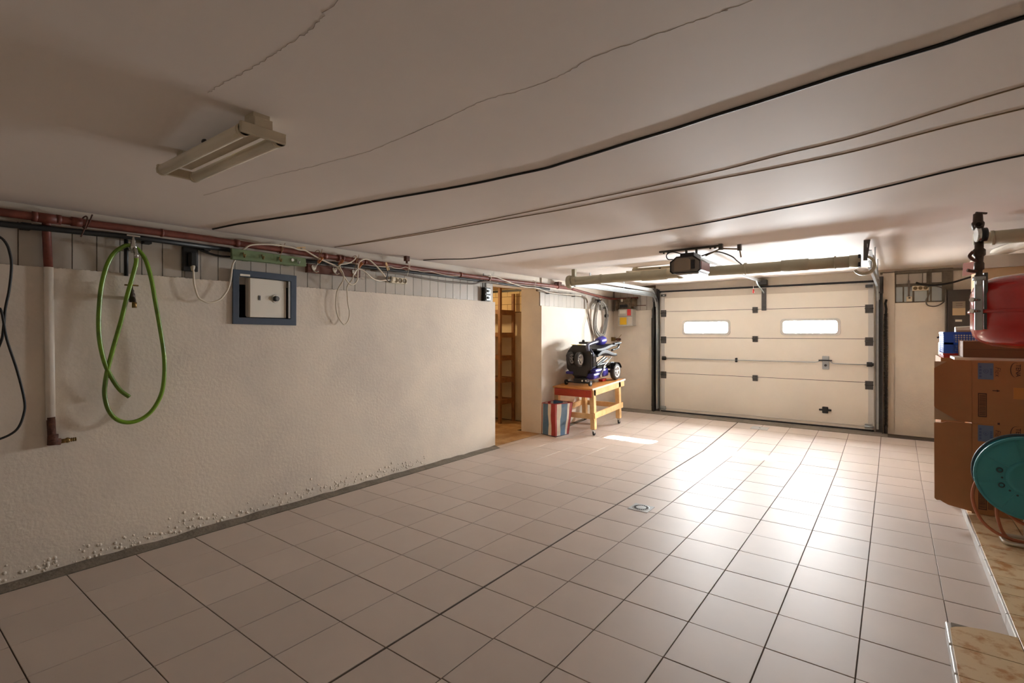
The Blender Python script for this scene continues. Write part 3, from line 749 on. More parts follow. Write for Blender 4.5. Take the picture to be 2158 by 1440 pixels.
def tap(y, z, m, label, hm='chrome'):
    t = thing('water_tap', (-2.0, y, z-.08), label, 'tap')
    MB().cyl((-2.108, y, z-.025), (-2.005, y, z-.02), .011, n=10).build('inlet', m, t)
    b = MB(); b.lathe([(0, -.05), (.012, -.05), (.014, -.03), (.020, -.02), (.018, .0), (.012, .012), (.014, .022), (.009, .03), (.006, .055), (0, .055)], (-1.99, y, z), (0, 0, 1), 14)
    b.tube(smooth_path([(-1.99, y, z-.02), (-1.968, y+.004, z-.03), (-1.96, y+.006, z-.055)], 4), .011, 8); b.build('body', m, t)
    MB().cyl((-1.96, y+.006, z-.085), (-1.96, y+.006, z-.05), .013, n=12).build('spout', hm, t)
    MB().bar((-1.99, y-.035, z+.055), (-1.99, y+.035, z+.055), .012, .009).build('handle', hm, t)
    return t
tap(-.343, 1.925, 'chrome', 'chromed water tap on the tile band with the green hose')
tap(-.352, 1.618, 'valve_dark', 'old dark water tap on the plaster inside the green hose loop', 'brass')

# ---- green hose looped over the tap
hB = [(-.317,1.895),(-.28,1.841),(-.249,1.725),(-.225,1.57),(-.201,1.414),(-.179,1.246),(-.176,1.106),(-.193,.986),(-.241,.889),(-.303,.838),(-.371,.827),(-.429,.855),(-.468,.917),(-.486,1.006),(-.484,1.083),(-.472,1.169),(-.443,1.307),(-.407,1.465),(-.382,1.598),(-.356,1.716),(-.337,1.807),(-.336,1.846)]
hA = [(-.364,1.92),(-.393,1.907),(-.443,1.857),(-.479,1.775),(-.503,1.66),(-.513,1.548),(-.517,1.428),(-.51,1.317),(-.489,1.204),(-.458,1.116),(-.415,1.034),(-.367,.985)]
path = []
nb = len(hB)
for i, (y, z) in enumerate(reversed(hB)):
    path.append((-1.958-.03*min(1, i/8), y, z))
path[0] = (-1.96, -.337, 1.85)
path += [(-2.005, -.34, 1.917)]
path += [(-2.0+.02*min(1, i/3), y, z) for i, (y, z) in enumerate(hA)]
hp = smooth_path(path, 6)
MB().tube(hp, .0125, 12).build('garden_hose', 'hose_green', label='green garden hose hanging in loops from the chromed tap', cat='hose')

# ---- black cable at the edge of the picture
MB().tube(smooth_path([(-1.995,-.97,1.90),(-1.99,-.930,1.884),(-1.99,-.908,1.857),(-1.99,-.894,1.813),(-1.99,-.886,1.738),(-1.995,-.894,1.611),(-2.0,-.908,1.509),(-2.0,-.915,1.408),(-2.0,-.926,1.328),(-2.0,-.97,1.22),(-2.0,-1.0,1.3),(-2.0,-.97,1.43),(-1.99,-.930,1.508),(-1.985,-.905,1.345),(-1.985,-.866,1.179),(-1.985,-.838,1.023),(-1.985,-.838,.946),(-1.985,-.866,.860),(-1.985,-.93,.82),(-1.985,-1.0,.82)], 6), .0062, 8).build('hanging_cable', 'cable_black', label='loose black cable hanging in a loop beside the white painted drop pipe', cat='cable')
b = thing('cable_hook', (-2.09, -.95, 1.75), 'black wall bracket holding the loose black cable', 'hook')
MB().box((-2.11, -.955, 1.80), (-2.07, -.93, 1.93)).build('plate', 'black_plastic', b, bevel=.004)
MB().tube(smooth_path([(-2.07, -.94, 1.89), (-2.03, -.94, 1.885), (-1.985, -.94, 1.878), (-1.978, -.94, 1.90)], 4), .006, 6).build('hook', 'black_plastic', b)

# ---- wall safe, door ajar
sf = thing('wall_safe', (-2.07, .52, 1.44), 'blue framed wall safe with cream door standing ajar', 'safe')
o_ = [(-2.066, .278, 1.443), (-2.066, .768, 1.438), (-2.066, .770, 1.837), (-2.066, .280, 1.842)]
i_ = [(-2.066, .322, 1.492), (-2.066, .72, 1.488), (-2.066, .722, 1.788), (-2.066, .324, 1.798)]
MB().ring(o_, i_, (.014, 0, 0)).build('frame', 'safe_blue', sf, bevel=.002)
cv = MB(); cv.box((-2.375, .318, 1.487), (-2.37, .722, 1.795)); cv.box((-2.375, .317, 1.487), (-2.062, .322, 1.795)); cv.box((-2.375, .72, 1.487), (-2.062, .724, 1.795))
cv.box((-2.375, .317, 1.486), (-2.062, .724, 1.49)); cv.box((-2.375, .317, 1.794), (-2.062, .724, 1.798)); cv.build('cavity', 'safe_blue', sf)
MD = Matrix.Translation(V((-2.068, .692, 0))) @ Matrix.Rotation(math.radians(7), 4, 'Z')
sdr = MB().box((-.05, -.305, 1.495), (.0, 0, 1.787), MD).build('safe_door', 'safe_cream', sf, bevel=.004)
MB().box((-.049, -.309, 1.505), (-.006, -.304, 1.777), MD).build('bolt_edge', 'cupboard_white', sdr)
MB().cbox((.002, -.228, 1.642), (.006, .017, .036), MD @ Matrix.Identity(4)).build('keyhole_plate', 'steel_dark', sdr) if False else MB().box((-.001, -.238, 1.624), (.005, -.220, 1.66), MD).build('keyhole_plate', 'steel_dark', sdr, bevel=.003)
MB().box((.004, -.231, 1.634), (.0058, -.227, 1.65), MD).build('keyhole_shade', 'hole_shade', sdr)  # no hole cut: its inner shade is a near-black block
d0 = MD @ V((0, -.097, 1.643)); dx = (MD.to_3x3() @ V((1, 0, 0)))
MB().cyl(d0, d0+dx*.006, .030, n=24).build('dial_ring', 'chrome', sdr)
dl = MB().cyl(d0+dx*.006, d0+dx*.026, .021, .0185, n=24).build('dial', 'black_plastic', sdr)
MB().cyl(d0+dx*.026, d0+dx*.0275, .014, n=20).build('dial_face', 'steel_dark', dl)
MB().box((-2.062, .700, 1.494), (-2.05, .715, 1.785)).build('hinge_strip', 'galv', sf)
MB().box((-2.056, .328, 1.797), (-2.048, .40, 1.812)).build('sticker', 'paper_white', sf)

# ---- green hook rail
gr = thing('hook_rail', (-2.04, .545, 1.91), 'green wooden hook rail tilted above the blue wall safe', 'hook rail')
MB().hexa([(-2.018, .245, 1.903), (-1.985, .245, 1.906), (-1.985, .815, 1.913), (-2.018, .815, 1.908)], [(-2.018, .245, 1.986), (-1.997, .245, 1.984), (-1.997, .815, 1.98), (-2.018, .815, 1.982)]).build('board', 'rail_green', gr, bevel=.003)
for y in (.38, .70): MB().box((-2.102, y-.02, 1.912), (-2.016, y+.02, 1.942)).build('mounting_block', 'rail_green', gr)
def jhook(y, z, m, par, x=-1.989):
    MB().tube(smooth_path([(x, y, z+.02), (x+.006, y, z), (x+.014, y, z-.014), (x+.026, y, z-.012), (x+.03, y, z+.006)], 4), .0042, 6).build('hook', m, par)
for y, z in ((.322, 1.94), (.458, 1.943), (.595, 1.94)): jhook(y, z, 'brass', gr)
jhook(.74, 1.94, 'chrome', gr)
MB().cyl((-1.993, .70, 1.95), (-1.987, .70, 1.95), .012, n=8).build('paint_chip', 'paper_white', gr)
# ---- brown coat rack with white hooks
br = thing('coat_rack', (-2.05, 1.125, 1.87), 'brown wooden coat rack with white double hooks beside the green rail', 'coat rack')
MB().box((-2.10, .868, 1.875), (-2.055, 1.382, 1.945)).build('board', 'rail_brown', br, bevel=.003)
for y in (.921, 1.117, 1.313):
    hk = MB(); hk.prism([(-2.055, y-.022, 1.93), (-2.055, y-.018, 1.91), (-2.055, y, 1.885), (-2.055, y+.018, 1.91), (-2.055, y+.022, 1.93), (-2.055, y+.01, 1.938), (-2.055, y, 1.928), (-2.055, y-.01, 1.938)], (.006, 0, 0))
    hk.tube(smooth_path([(-2.05, y, 1.925), (-2.03, y, 1.922), (-2.015, y+.006, 1.94), (-2.008, y+.012, 1.962)], 4), .0038, 6)
    hk.tube(smooth_path([(-2.05, y, 1.892), (-2.035, y+.01, 1.88), (-2.02, y+.022, 1.888)], 4), .0045, 6)
    hp_ = hk.build('hook', 'paper_white', br)
    MB().bar((-2.004, y+.008, 1.955), (-1.975, y+.03, 2.0), .016, .022).build('wooden_knob', 'peg', hp_)

# ---- cords hung on the rails and pipe
def ycord(pts, x, r, m, label, n=5, xs=None):
    P = [((xs[i] if xs else x), y, z) for i, (y, z) in enumerate(pts)]
    return MB().tube(smooth_path(P, n), r, 7).build('extension_lead', m, label=label, cat='cord')
W1 = [(.006,1.80),(.008,1.76),(.012,1.705),(.035,1.626),(.07,1.598),(.11,1.588),(.172,1.611),(.21,1.655),(.236,1.705),(.252,1.78),(.262,1.86),(.285,1.915),(.31,1.965),(.335,1.993),(.372,2.021),(.45,2.038),(.55,2.048),(.663,2.049),(.742,2.038),(.802,2.037),(.86,2.013),(.93,1.986),(1.015,1.961),(1.078,1.945),(1.116,1.916),(1.155,1.869),(1.194,1.822),(1.234,1.796),(1.274,1.811),(1.298,1.848),(1.302,1.906),(1.305,1.97),(1.329,2.013),(1.378,2.036),(1.428,2.03),(1.478,2.0),(1.523,1.969),(1.567,1.931),(1.605,1.898)]
ycord(W1, 0, .0064, 'cable_white', 'white lead looping from the black wall socket over the green hook rail', xs=[-2.02]*7+[-2.022]*3+[-2.0245]*3+[-1.995]+[-1.983]*25)
W3 = [(1.292,2.049),(1.264,2.023),(1.231,1.996),(1.184,1.974),(1.132,1.963),(1.107,1.949),(1.119,1.922),(1.145,1.88),(1.145,1.829),(1.129,1.744),(1.114,1.659),(1.116,1.587),(1.132,1.525),(1.165,1.476),(1.197,1.451),(1.231,1.477),(1.247,1.523),(1.247,1.574),(1.234,1.631),(1.227,1.705),(1.227,1.785),(1.234,1.842),(1.251,1.89),(1.285,1.933),(1.319,1.937),(1.361,1.923),(1.403,1.898),(1.461,1.873),(1.512,1.86),(1.564,1.858),(1.617,1.869),(1.671,1.876),(1.73,1.883)]
ycord(W3, -1.975, .0054, 'cable_white', 'white lead hanging in a long loop below the brown coat rack', xs=[-2.0]+[-1.970]*8+[-2.03]*12+[-1.970]*6+[-1.99, -2.0, -2.01, -2.02, -2.03, -2.04])
ycord([(1.526,1.987),(1.617,1.993),(1.671,1.999),(1.726,1.992),(1.79,1.995),(1.856,2.015),(1.923,1.996),(2.009,1.995),(2.08,1.99),(2.195,2.002),(2.339,1.989),(2.489,1.986),(2.62,1.997)], -1.99, .003, 'cable_white', 'thin white wire tied along the rust red pipe past the socket strip')
ycord([(3.104,2.031),(3.228,2.042),(3.34,2.027),(3.489,2.004),(3.627,1.984),(3.806,1.966),(4.07,1.969),(4.189,1.96),(4.352,1.938),(4.566,1.928),(4.837,1.933),(4.979,1.936),(5.3,1.94)], -1.99, .0055, 'cable_white', 'white wire drooping across the top of the storeroom doorway')
# grey conduits
cd = MB(); cd.tube(smooth_path([(-2.06,1.5,1.955),(-2.05,1.911,1.950),(-2.05,2.132,1.936),(-2.05,2.47,1.925),(-2.05,2.762,1.93),(-2.03,2.90,1.938),(-2.018,3.0,1.962),(-2.018,3.094,1.973),(-2.018,3.187,1.974),(-2.018,3.32,1.972)], 5), .0095, 8)
cd.build('conduit', 'conduit_grey', label='grey conduit along the tile band ending at the storeroom doorway', cat='conduit')
ct = thing('conduit', (-2.05, 4.9, 1.93), 'brown conduit dropping down the wall behind the mobility scooter', 'conduit')
MB().tube(smooth_path([(-2.06,4.206,1.950),(-2.06,4.496,1.942),(-2.06,4.946,1.937),(-2.06,5.341,1.941),(-2.06,5.5,1.935),(-2.06,5.6,1.898),(-2.055,5.62,1.80),(-2.05,5.634,1.688),(-2.045,5.70,1.52),(-2.045,5.775,1.353),(-2.045,5.791,1.18)], 6), .013, 8).build('pipe_run', 'meter_old', ct)
for y in (4.5, 5.2): MB().box((-2.10, y-.012, 1.92), (-2.045, y+.012, 1.955)).build('clip', 'black_plastic', ct)
MB().tube(smooth_path([(-2.05,5.60,1.85),(-2.05,5.60,1.70),(-2.05,5.57,1.60),(-2.05,5.50,1.48),(-2.05,5.49,1.30),(-2.05,5.49,1.0)], 5), .006, 6).build('white_wire', 'cable_white', ct)

# ---- sockets and switches on the tile band
def plugbox(): pass
so_ = thing('wall_socket', (-2.06, .015, 1.79), 'black wall socket with a black plug and white lead', 'socket')
MB().box((-2.102, -.04, 1.80), (-2.065, .055, 1.965)).build('box', 'black_plastic', so_, bevel=.005)
MB().box((-2.066, -.015, 1.83), (-2.02, .035, 1.93)).build('plug', 'black_rubber', so_, bevel=.012)
MB().cyl((-2.03, .006, 1.80), (-2.035, .008, 1.835), .008, .016, n=10).build('cord_grip', 'cable_white', so_)
MB().box((-2.10, -.02, 1.74), (-2.085, .03, 1.80)).build('cable_box', 'conduit_grey', so_)
MB().box((-2.10, .005, 1.96), (-2.085, .025, 2.085)).build('cable_duct', 'cupboard_white', so_)
ss = thing('socket_strip', (-2.06, 1.85, 1.86), 'ivory triple socket strip on the tile band with a beige plug', 'socket')
MB().box((-2.098, 1.735, 1.858), (-2.055, 1.93, 1.915)).build('body', 'ivory', ss, bevel=.006)
for y in (1.79, 1.845, 1.90):
    sk_ = MB().lathe([(.0, .002), (.018, .002), (.022, .005), (.024, .0)], (-2.056, y, 1.886), (1, 0, 0), 16).build('socket', 'socket_hole', ss)
MB().box((-2.056, 1.715, 1.868), (-2.02, 1.757, 1.905)).build('plug', 'ivory', ss, bevel=.008)
sw_ = thing('switch_box', (-2.06, 3.12, 1.75), 'black double switch box at the edge of the storeroom doorway', 'switch')
MB().box((-2.10, 3.10, 1.752), (-2.035, 3.20, 1.912)).build('box', 'black_plastic', sw_, bevel=.004)
for z in (1.79, 1.868):
    s_ = MB().box((-2.036, 3.115, z-.032), (-2.026, 3.19, z+.032)).build('switch_plate', 'galv', sw_, bevel=.004)
    MB().box((-2.028, 3.13, z-.014), (-2.016, 3.16, z+.014)).build('rocker', 'black_plastic', s_, bevel=.003)
MB().box((-2.098, 3.12, 1.91), (-2.085, 3.14, 2.08)).build('cable_duct', 'conduit_grey', sw_)
MB().tube([(-2.08, 3.165, 1.91), (-2.08, 3.165, 2.0)], .008, 6).build('cable', 'conduit_grey', sw_)
# black bracket on the pipe, junction box under ceiling by socket strip
MB().box((-2.06, 4.66, 2.045), (-1.99, 4.74, 2.10)).box((-2.03, 4.6, 2.06), (-2.01, 4.85, 2.07)).build('pipe_clamp', 'rusty', label='dark rusted clamp over the red pipe past the storeroom', cat='clamp')
MB().box((-1.99, 1.83, 2.07), (-1.95, 1.87, cz(-1.97, 1.85)+.002)).cyl((-1.97, 1.85, 2.05), (-1.97, 1.85, 2.075), .010, n=8).build('ceiling_hook', 'rusty', label='small rusted iron stub in the ceiling by the black cable', cat='hook')
# ---- clothes pegs on the pipe
def peg(p, d, label):
    t = thing('clothes_peg', p, label, 'clothes peg')
    d = V(d).normalized(); p = V(p)
    for s in (-1, 1):
        n = V((1, 0, 0)).cross(d).normalized()*s*.006
        MB().bar(p+n*.6, p+n*1.6+d*.075, .010, .007, (1, 0, 0)).build('prong', 'pine', t)
    MB().cyl(p+d*.04+V((-.007, 0, 0)), p+d*.04+V((.007, 0, 0)), .006, n=8).build('spring', 'chrome', t)
peg((-1.985, .73, 2.045), (0, 1, .12), 'wooden clothes peg gripping the white lead at the green rail')
peg((-1.985, 1.61, 2.03), (0, .45, -1), 'wooden clothes peg on the rust red pipe near the socket strip')
MB().tube(smooth_path([(-1.985,1.635,1.985),(-1.985,1.63,1.92),(-1.985,1.62,1.88),(-1.985,1.64,1.86),(-1.985,1.665,1.87),(-1.985,1.67,1.91)], 5), .004, 6).build('wire_hook', 'black_plastic', label='bent black wire hook hanging under the clothes peg', cat='hook')

# ---- coil of grey cable and small fittings in the far corner
cc = thing('cable_coil', (-2.03, 5.98, 1.27), 'coil of grey cable hanging on the wall above the scooter', 'cable')
for i in range(9):
    ry, rz = .20+random.uniform(-.03, .03), .30+random.uniform(-.035, .03); oy, oz, ox = random.uniform(-.015, .015), random.uniform(-.02, .015), random.uniform(-.015, .025)
    pts = [(-2.015+ox+.01*math.sin(3*a), 5.98+oy+ry*math.cos(a), 1.60+oz+rz*math.sin(a)*(1+.05*math.cos(2*a))) for a in [2*PI*k/36 for k in range(36)]]
    MB().tube(pts, .0085, 6, closed=True).build('loop', 'cable_grey', cc)
for y, z in ((5.90, 1.885), (6.13, 1.80), (6.175, 1.66)): MB().cyl((-2.022, y-.02, z), (-1.995, y+.02, z), .03, n=8).build('tie', 'black_plastic', cc)
MB().tube([(-2.108, 5.96, 1.922), (-2.02, 5.96, 1.905), (-1.985, 5.96, 1.905), (-1.98, 5.96, 1.925)], .007, 6).build('wall_hook', 'rusty', cc)
MB().tube([(-2.03, 5.75, 1.80), (-2.03, 5.96, 1.952)], .005, 5).build('tail', 'cable_grey', cc)
gm = thing('gas_meter', (-1.79, 6.5, 1.49), 'grey gas meter with yellow and red labels in the far corner', 'meter')
MB().box((-1.92, 6.43, 1.495), (-1.662, 6.59, 1.775)).build('case', 'meter_grey', gm, bevel=.012)
MB().box((-1.885, 6.427, 1.515), (-1.765, 6.431, 1.635)).build('yellow_label', 'paper_yellow', gm)
MB().box((-1.755, 6.427, 1.665), (-1.69, 6.431, 1.77)).build('red_label', 'paper_red', gm)
MB().box((-1.89, 6.427, 1.70), (-1.78, 6.431, 1.755)).build('counter', 'paper_white', gm)
MB().box((-1.74, 6.427, 1.52), (-1.68, 6.431, 1.64)).build('ribbed_panel', 'cupboard_white', gm)
MB().box((-1.92, 6.425, 1.652), (-1.662, 6.432, 1.658)).build('seam', 'conduit_grey', gm)
rg = thing('gas_regulator', (-1.8, 6.5, 1.78), 'old brown gas regulator and fittings above the grey meter', 'regulator')
b = MB(); b.box((-1.93, 6.46, 1.775), (-1.70, 6.58, 1.90)); b.build('body', 'meter_old', rg, bevel=.012)
MB().box((-1.90, 6.45, 1.80), (-1.76, 6.47, 1.85)).build('dark_plate', 'black_plastic', rg)
MB().cyl((-1.97, 6.5, 1.76), (-1.97, 6.5, 1.94), .032, n=12).cyl((-1.99, 6.5, 1.92), (-1.80, 6.5, 1.92), .03, n=12).build('pipe', 'meter_old', rg)
MB().cyl((-1.66, 6.5, 1.82), (-1.66, 6.5, 1.95), .045, n=14).sphere((-1.75, 6.48, 1.93), .045, n=12).build('valve', 'meter_old', rg)
MB().cyl((-1.87, 6.47, 1.90), (-1.87, 6.47, 1.945), .02, n=10).build('white_cap', 'paper_white', rg)
MB().tube([(-1.66, 6.5, 1.83), (-1.46, 6.5, 1.83)], .006, 6).build('lever', 'rusty', rg)
vt = thing('gas_valve', (-2.0, 6.5, 1.24), 'pair of brass valves on the far wall above the scooter wheel', 'valve')
MB().cyl((-2.06, 6.48, 1.27), (-2.06, 6.60, 1.27), .036, n=14).build('valve_body', 'brass', vt); MB().cyl((-1.965, 6.50, 1.265), (-1.965, 6.60, 1.265), .026, n=14).build('valve_body', 'rusty', vt)
MB().cyl((-2.09, 6.52, 1.265), (-1.95, 6.52, 1.262), .010, n=8).build('pipe', 'brass', vt)
MB().tube([(-1.96, 6.5, 1.27), (-1.90, 6.52, 1.35)], .004, 6).build('stem', 'brass', vt)

# ================================================================== WORKBENCH, SCOOTER, BAG
TILT = math.atan(SL)
wbn = thing('workbench', (-1.71, 4.60, 0), 'pine workbench on casters with a red front board', 'workbench', rot=(TILT, 0, 0))
def L_(m, name, mt_, par=wbn, **k): return m.build(name, mt_, par, local=True, **k)
HT = .638; hx = .31; y0b, y1b = 0, .99
L_(MB().box((-hx, y0b-.02, HT-.018), (hx, y1b, HT)), 'top', 'bench_top', bevel=.003)
L_(MB().box((hx-.004, y0b-.02, HT-.02), (hx+.008, y1b+.01, HT+.003)), 'edge_strip', 'cupboard_white')
L_(MB().box((hx-.022, y0b+.02, HT-.10), (hx, y1b-.02, HT-.019)), 'apron', 'pine', bevel=.002)
L_(MB().box((-hx, y0b+.02, HT-.10), (-hx+.022, y1b-.02, HT-.019)), 'apron', 'pine', bevel=.002)
L_(MB().box((-hx+.02, y1b-.05, HT-.10), (hx-.02, y1b-.03, HT-.019)), 'apron', 'pine', bevel=.002)
rb = L_(MB().box((-hx+.025, y0b-.012, HT-.122), (hx-.03, y0b+.012, HT-.024)), 'front_board', 'red_paint', bevel=.003)
for x in (-.2, -.02, .08, .22): L_(MB().cyl((x, y0b-.0135, HT-.05-.02*abs(x)), (x, y0b-.011, HT-.05-.02*abs(x)), .010, n=10), 'knot', 'crate_red', rb)
for x in (-hx+.032, hx-.032):
    for y in (y0b+.045, y1b-.17):
        lg = L_(MB().box((x-.032, y-.032, .085), (x+.032, y+.032, HT-.019)), 'leg', 'pine', bevel=.003)
        L_(MB().box((x-.02, y-.02, .072), (x+.02, y+.02, .086)).box((x-.014, y-.016, .03), (x-.010, y+.02, .075)).box((x+.010, y-.016, .03), (x+.014, y+.02, .075)), 'caster', 'chrome', lg)
        L_(MB().cyl((x-.009, y+.008, .026), (x+.009, y+.008, .026), .026, n=16), 'caster_wheel', 'black_rubber', lg)
for x in (-hx-.0, hx-.0):
    L_(MB().box((x-.012, y0b+.01, .235), (x+.012, y1b-.10, .31)), 'stretcher', 'pine', bevel=.002)
for y in (y0b+.0, y1b-.125):
    L_(MB().box((-hx+.0, y, .225), (hx-.0, y+.022, .295)), 'stretcher', 'pine', bevel=.002)

sc_ = thing('mobility_scooter', (-1.70, 4.72, .638+.13*SL), 'folded black and purple mobility scooter on the workbench', 'scooter', rot=(TILT, 0, 0))
def S_(m, name, mt_, par=sc_, **k): return m.build(name, mt_, par, local=True, **k)
# front anti-tip axle
S_(MB().cyl((-.21, .02, .045), (.15, .02, .045), .011, n=10), 'front_axle', 'scooter_black')
for x in (-.215, .165): 
    wh = S_(MB().cyl((x-.012, .02, .038), (x+.012, .02, .038), .037, n=20), 'tip_wheel', 'tyre_dark')
    S_(MB().cyl((x-.014, .02, .038), (x+.014, .02, .038), .014, n=12), 'hub', 'rim', wh)
S_(MB().box((-.10, .015, .03), (.09, .16, .10)), 'axle_block', 'scooter_black', bevel=.012)
S_(MB().cyl((.05, .0, .07), (.05, .03, .07), .013, n=8).cyl((.105, .0, .075), (.105, .03, .075), .010, n=8), 'bolt', 'chrome')
# deck plate standing upright
dk = [(-.235, .22), (-.13, .12), (.085, .115), (.10, .19), (.155, .225), (.165, .34), (.155, .47), (.075, .555), (-.13, .56), (-.205, .48), (-.245, .41)]
S_(MB().prism([(x, .075, z) for x, z in dk], (0, .05, 0)), 'deck_plate', 'scooter_black', bevel=.012)
dk2 = [(x*.9-.004, .34+(z-.34)*.9) for x, z in dk]
S_(MB().prism([(x, .12, z) for x, z in dk2], (0, .05, 0)), 'deck_tray', 'scooter_gloss', bevel=.01)
S_(MB().tube(smooth_path([(.165, .10, .24), (.182, .10, .32), (.180, .10, .42), (.16, .10, .475), (.10, .10, .54)], 5), .012, 8), 'deck_trim', 'scooter_trim')
S_(MB().prism([(.168, .07, .235), (.19, .07, .26), (.195, .07, .40), (.172, .07, .44)], (0, .10, 0)), 'side_guard', 'scooter_gloss', bevel=.008)
S_(MB().box((.166, .066, .25), (.176, .075, .42)), 'guard_stripe', 'scooter_trim')
for x in (-.125, -.03): S_(MB().box((x-.03, .085, .556), (x+.03, .115, .563)), 'reflector', 'yellow')
def wheel(c, r, wdt, label, par=sc_):
    x, y, z = c
    ty = S_(MB().lathe([(r*.62, -wdt/2*.8), (r*.80, -wdt/2), (r*.95, -wdt/2*.75), (r, 0), (r*.95, wdt/2*.75), (r*.80, wdt/2), (r*.62, wdt/2*.8)], c, (1, 0, 0), 32), label, 'tyre')
    rm = S_(MB().lathe([(r*.66, -wdt*.4), (r*.62, -wdt*.3), (r*.62, wdt*.3), (r*.72, wdt*.46), (r*.56, wdt*.40), (r*.52, wdt*.1)], c, (1, 0, 0), 28), 'rim', 'rim', ty)
    S_(MB().cyl((x-wdt*.35, y, z), (x+wdt*.1, y, z), r*.58, n=24), 'wheel_disc', 'tyre_dark', ty)
    S_(MB().cyl((x-wdt*.4, y, z), (x+wdt*.42, y, z), r*.18, n=14), 'hub', 'rim', ty)
    for k in range(5):
        a = 2*PI*k/5+.3; d = V((0, math.cos(a), math.sin(a)))
        S_(MB().bar(V(c)+V((wdt*.28, 0, 0))+d*r*.1, V(c)+V((wdt*.28, 0, 0))+d*r*.6, r*.16, wdt*.2, (1, 0, 0)), 'spoke', 'rim', ty)
    return ty
wheel((.015, .0, .365), .104, .06, 'front_wheel'); wheel((-.14, .035, .37), .098, .05, 'front_wheel')
wheel((.215, .70, .122), .122, .075, 'rear_wheel'); wheel((-.215, .70, .122), .122, .075, 'rear_wheel')
for x in (.215, -.215):
    fd = MB()
    for k in range(8):
        a0, a1 = math.radians(20+k*17), math.radians(20+(k+1)*17)
        q = []
        for a in (a0, a1):
            for r in (.134, .142): q.append((.70+r*math.cos(a), .122+r*math.sin(a)))
        fd.add([(x-.045, q[0][0], q[0][1]), (x-.045, q[1][0], q[1][1]), (x-.045, q[3][0], q[3][1]), (x-.045, q[2][0], q[2][1]), (x+.045, q[0][0], q[0][1]), (x+.045, q[1][0], q[1][1]), (x+.045, q[3][0], q[3][1]), (x+.045, q[2][0], q[2][1])],
               [(0, 1, 2, 3), (7, 6, 5, 4), (0, 4, 5, 1), (1, 5, 6, 2), (2, 6, 7, 3), (3, 7, 4, 0)])
    S_(fd, 'mudguard', 'scooter_gloss')
S_(MB().cyl((-.2, .70, .122), (.2, .70, .122), .02, n=10), 'rear_axle', 'scooter_black')
# body shell
S_(MB().box((.05, .09, .075), (.185, .30, .165)), 'front_shell', 'scooter_blue', bevel=.03)
S_(MB().box((.10, .12, .16), (.20, .30, .215)), 'front_shell', 'scooter_blue', bevel=.025)
S_(MB().box((-.245, .06, .145), (-.13, .16, .185)), 'front_shell', 'scooter_blue', bevel=.012)
S_(MB().box((-.15, .12, .07), (.15, .62, .20)), 'chassis', 'scooter_black', bevel=.02)
S_(MB().box((.02, .40, .08), (.175, .58, .20)), 'motor_cover', 'scooter_blue', bevel=.035)
S_(MB().box((-.16, .42, .17), (.16, .72, .23)), 'rear_body', 'scooter_gloss', bevel=.03)
S_(MB().box((.06, .46, .0), (.13, .58, .035)), 'wheel_chock', 'red_tag', bevel=.006)
# folded seat and backrest
def cushion(y0, y1, z, th, sag, mt_, nm):
    m = MB(); N1 = 8
    up = []; dn = []
    for i in range(N1+1):
        t = i/N1; y = y0+(y1-y0)*t; zz = z+sag*math.sin(t*PI*1.6)
        up.append((y, zz+th*(.6+.4*math.sin(t*PI)))); dn.append((y, zz))
    poly = dn+up[::-1]
    m.prism([(-.19, y, zz) for y, zz in poly], (.38, 0, 0)); return S_(m, nm, mt_, bevel=.012)
cushion(.22, .84, .375, .06, .035, 'seat_black', 'seat_base')
cushion(.20, .82, .47, .05, -.02, 'seat_black', 'backrest')
S_(MB().tube(smooth_path([(.19, .66, .44), (.19, .82, .45), (.19, .88, .47), (.19, .90, .53), (.19, .80, .535)], 5), .015, 8), 'armrest_frame', 'scooter_gloss')
S_(MB().box((.17, .72, .515), (.21, .96, .54)), 'armrest', 'seat_black', bevel=.008)
S_(MB().bar((.15, .25, .29), (.15, .50, .36), .02, .02), 'seat_post', 'chrome'); S_(MB().bar((.13, .30, .26), (.13, .62, .33), .02, .02), 'seat_post', 'galv')
S_(MB().box((-.1, .30, .19), (.14, .60, .27)), 'battery', 'scooter_black', bevel=.015)
S_(MB().tube([(.205, .60, .345), (.205, .36, .235), (.205, .35, .20), (.205, .25, .125)], .008, 8), 'folding_lever', 'chrome')
S_(MB().cyl((.19, .255, .115), (.215, .255, .115), .018, n=10), 'lever_pivot', 'chrome')
S_(MB().box((.185, .45, .25), (.21, .68, .275), Matrix.Identity(4)), 'lever_arm', 'scooter_gloss')
# tiller lying over the seat
S_(MB().tube(smooth_path([(.12, .07, .47), (.10, .09, .54), (.09, .16, .565), (.08, .45, .585)], 5), .026, 12), 'tiller', 'scooter_trim')
S_(MB().lathe([(0, -.12), (.045, -.12), (.058, -.05), (.066, .04), (.055, .08), (0, .085)], (.07, .56, .585), (0, 1, .06), 20), 'tiller_head', 'scooter_blue', )
S_(MB().box((-.16, .30, .555), (.02, .37, .585)), 'handlebar', 'scooter_black', bevel=.012)
S_(MB().sphere((-.05, .25, .60), .022, n=10), 'knob', 'scooter_black')

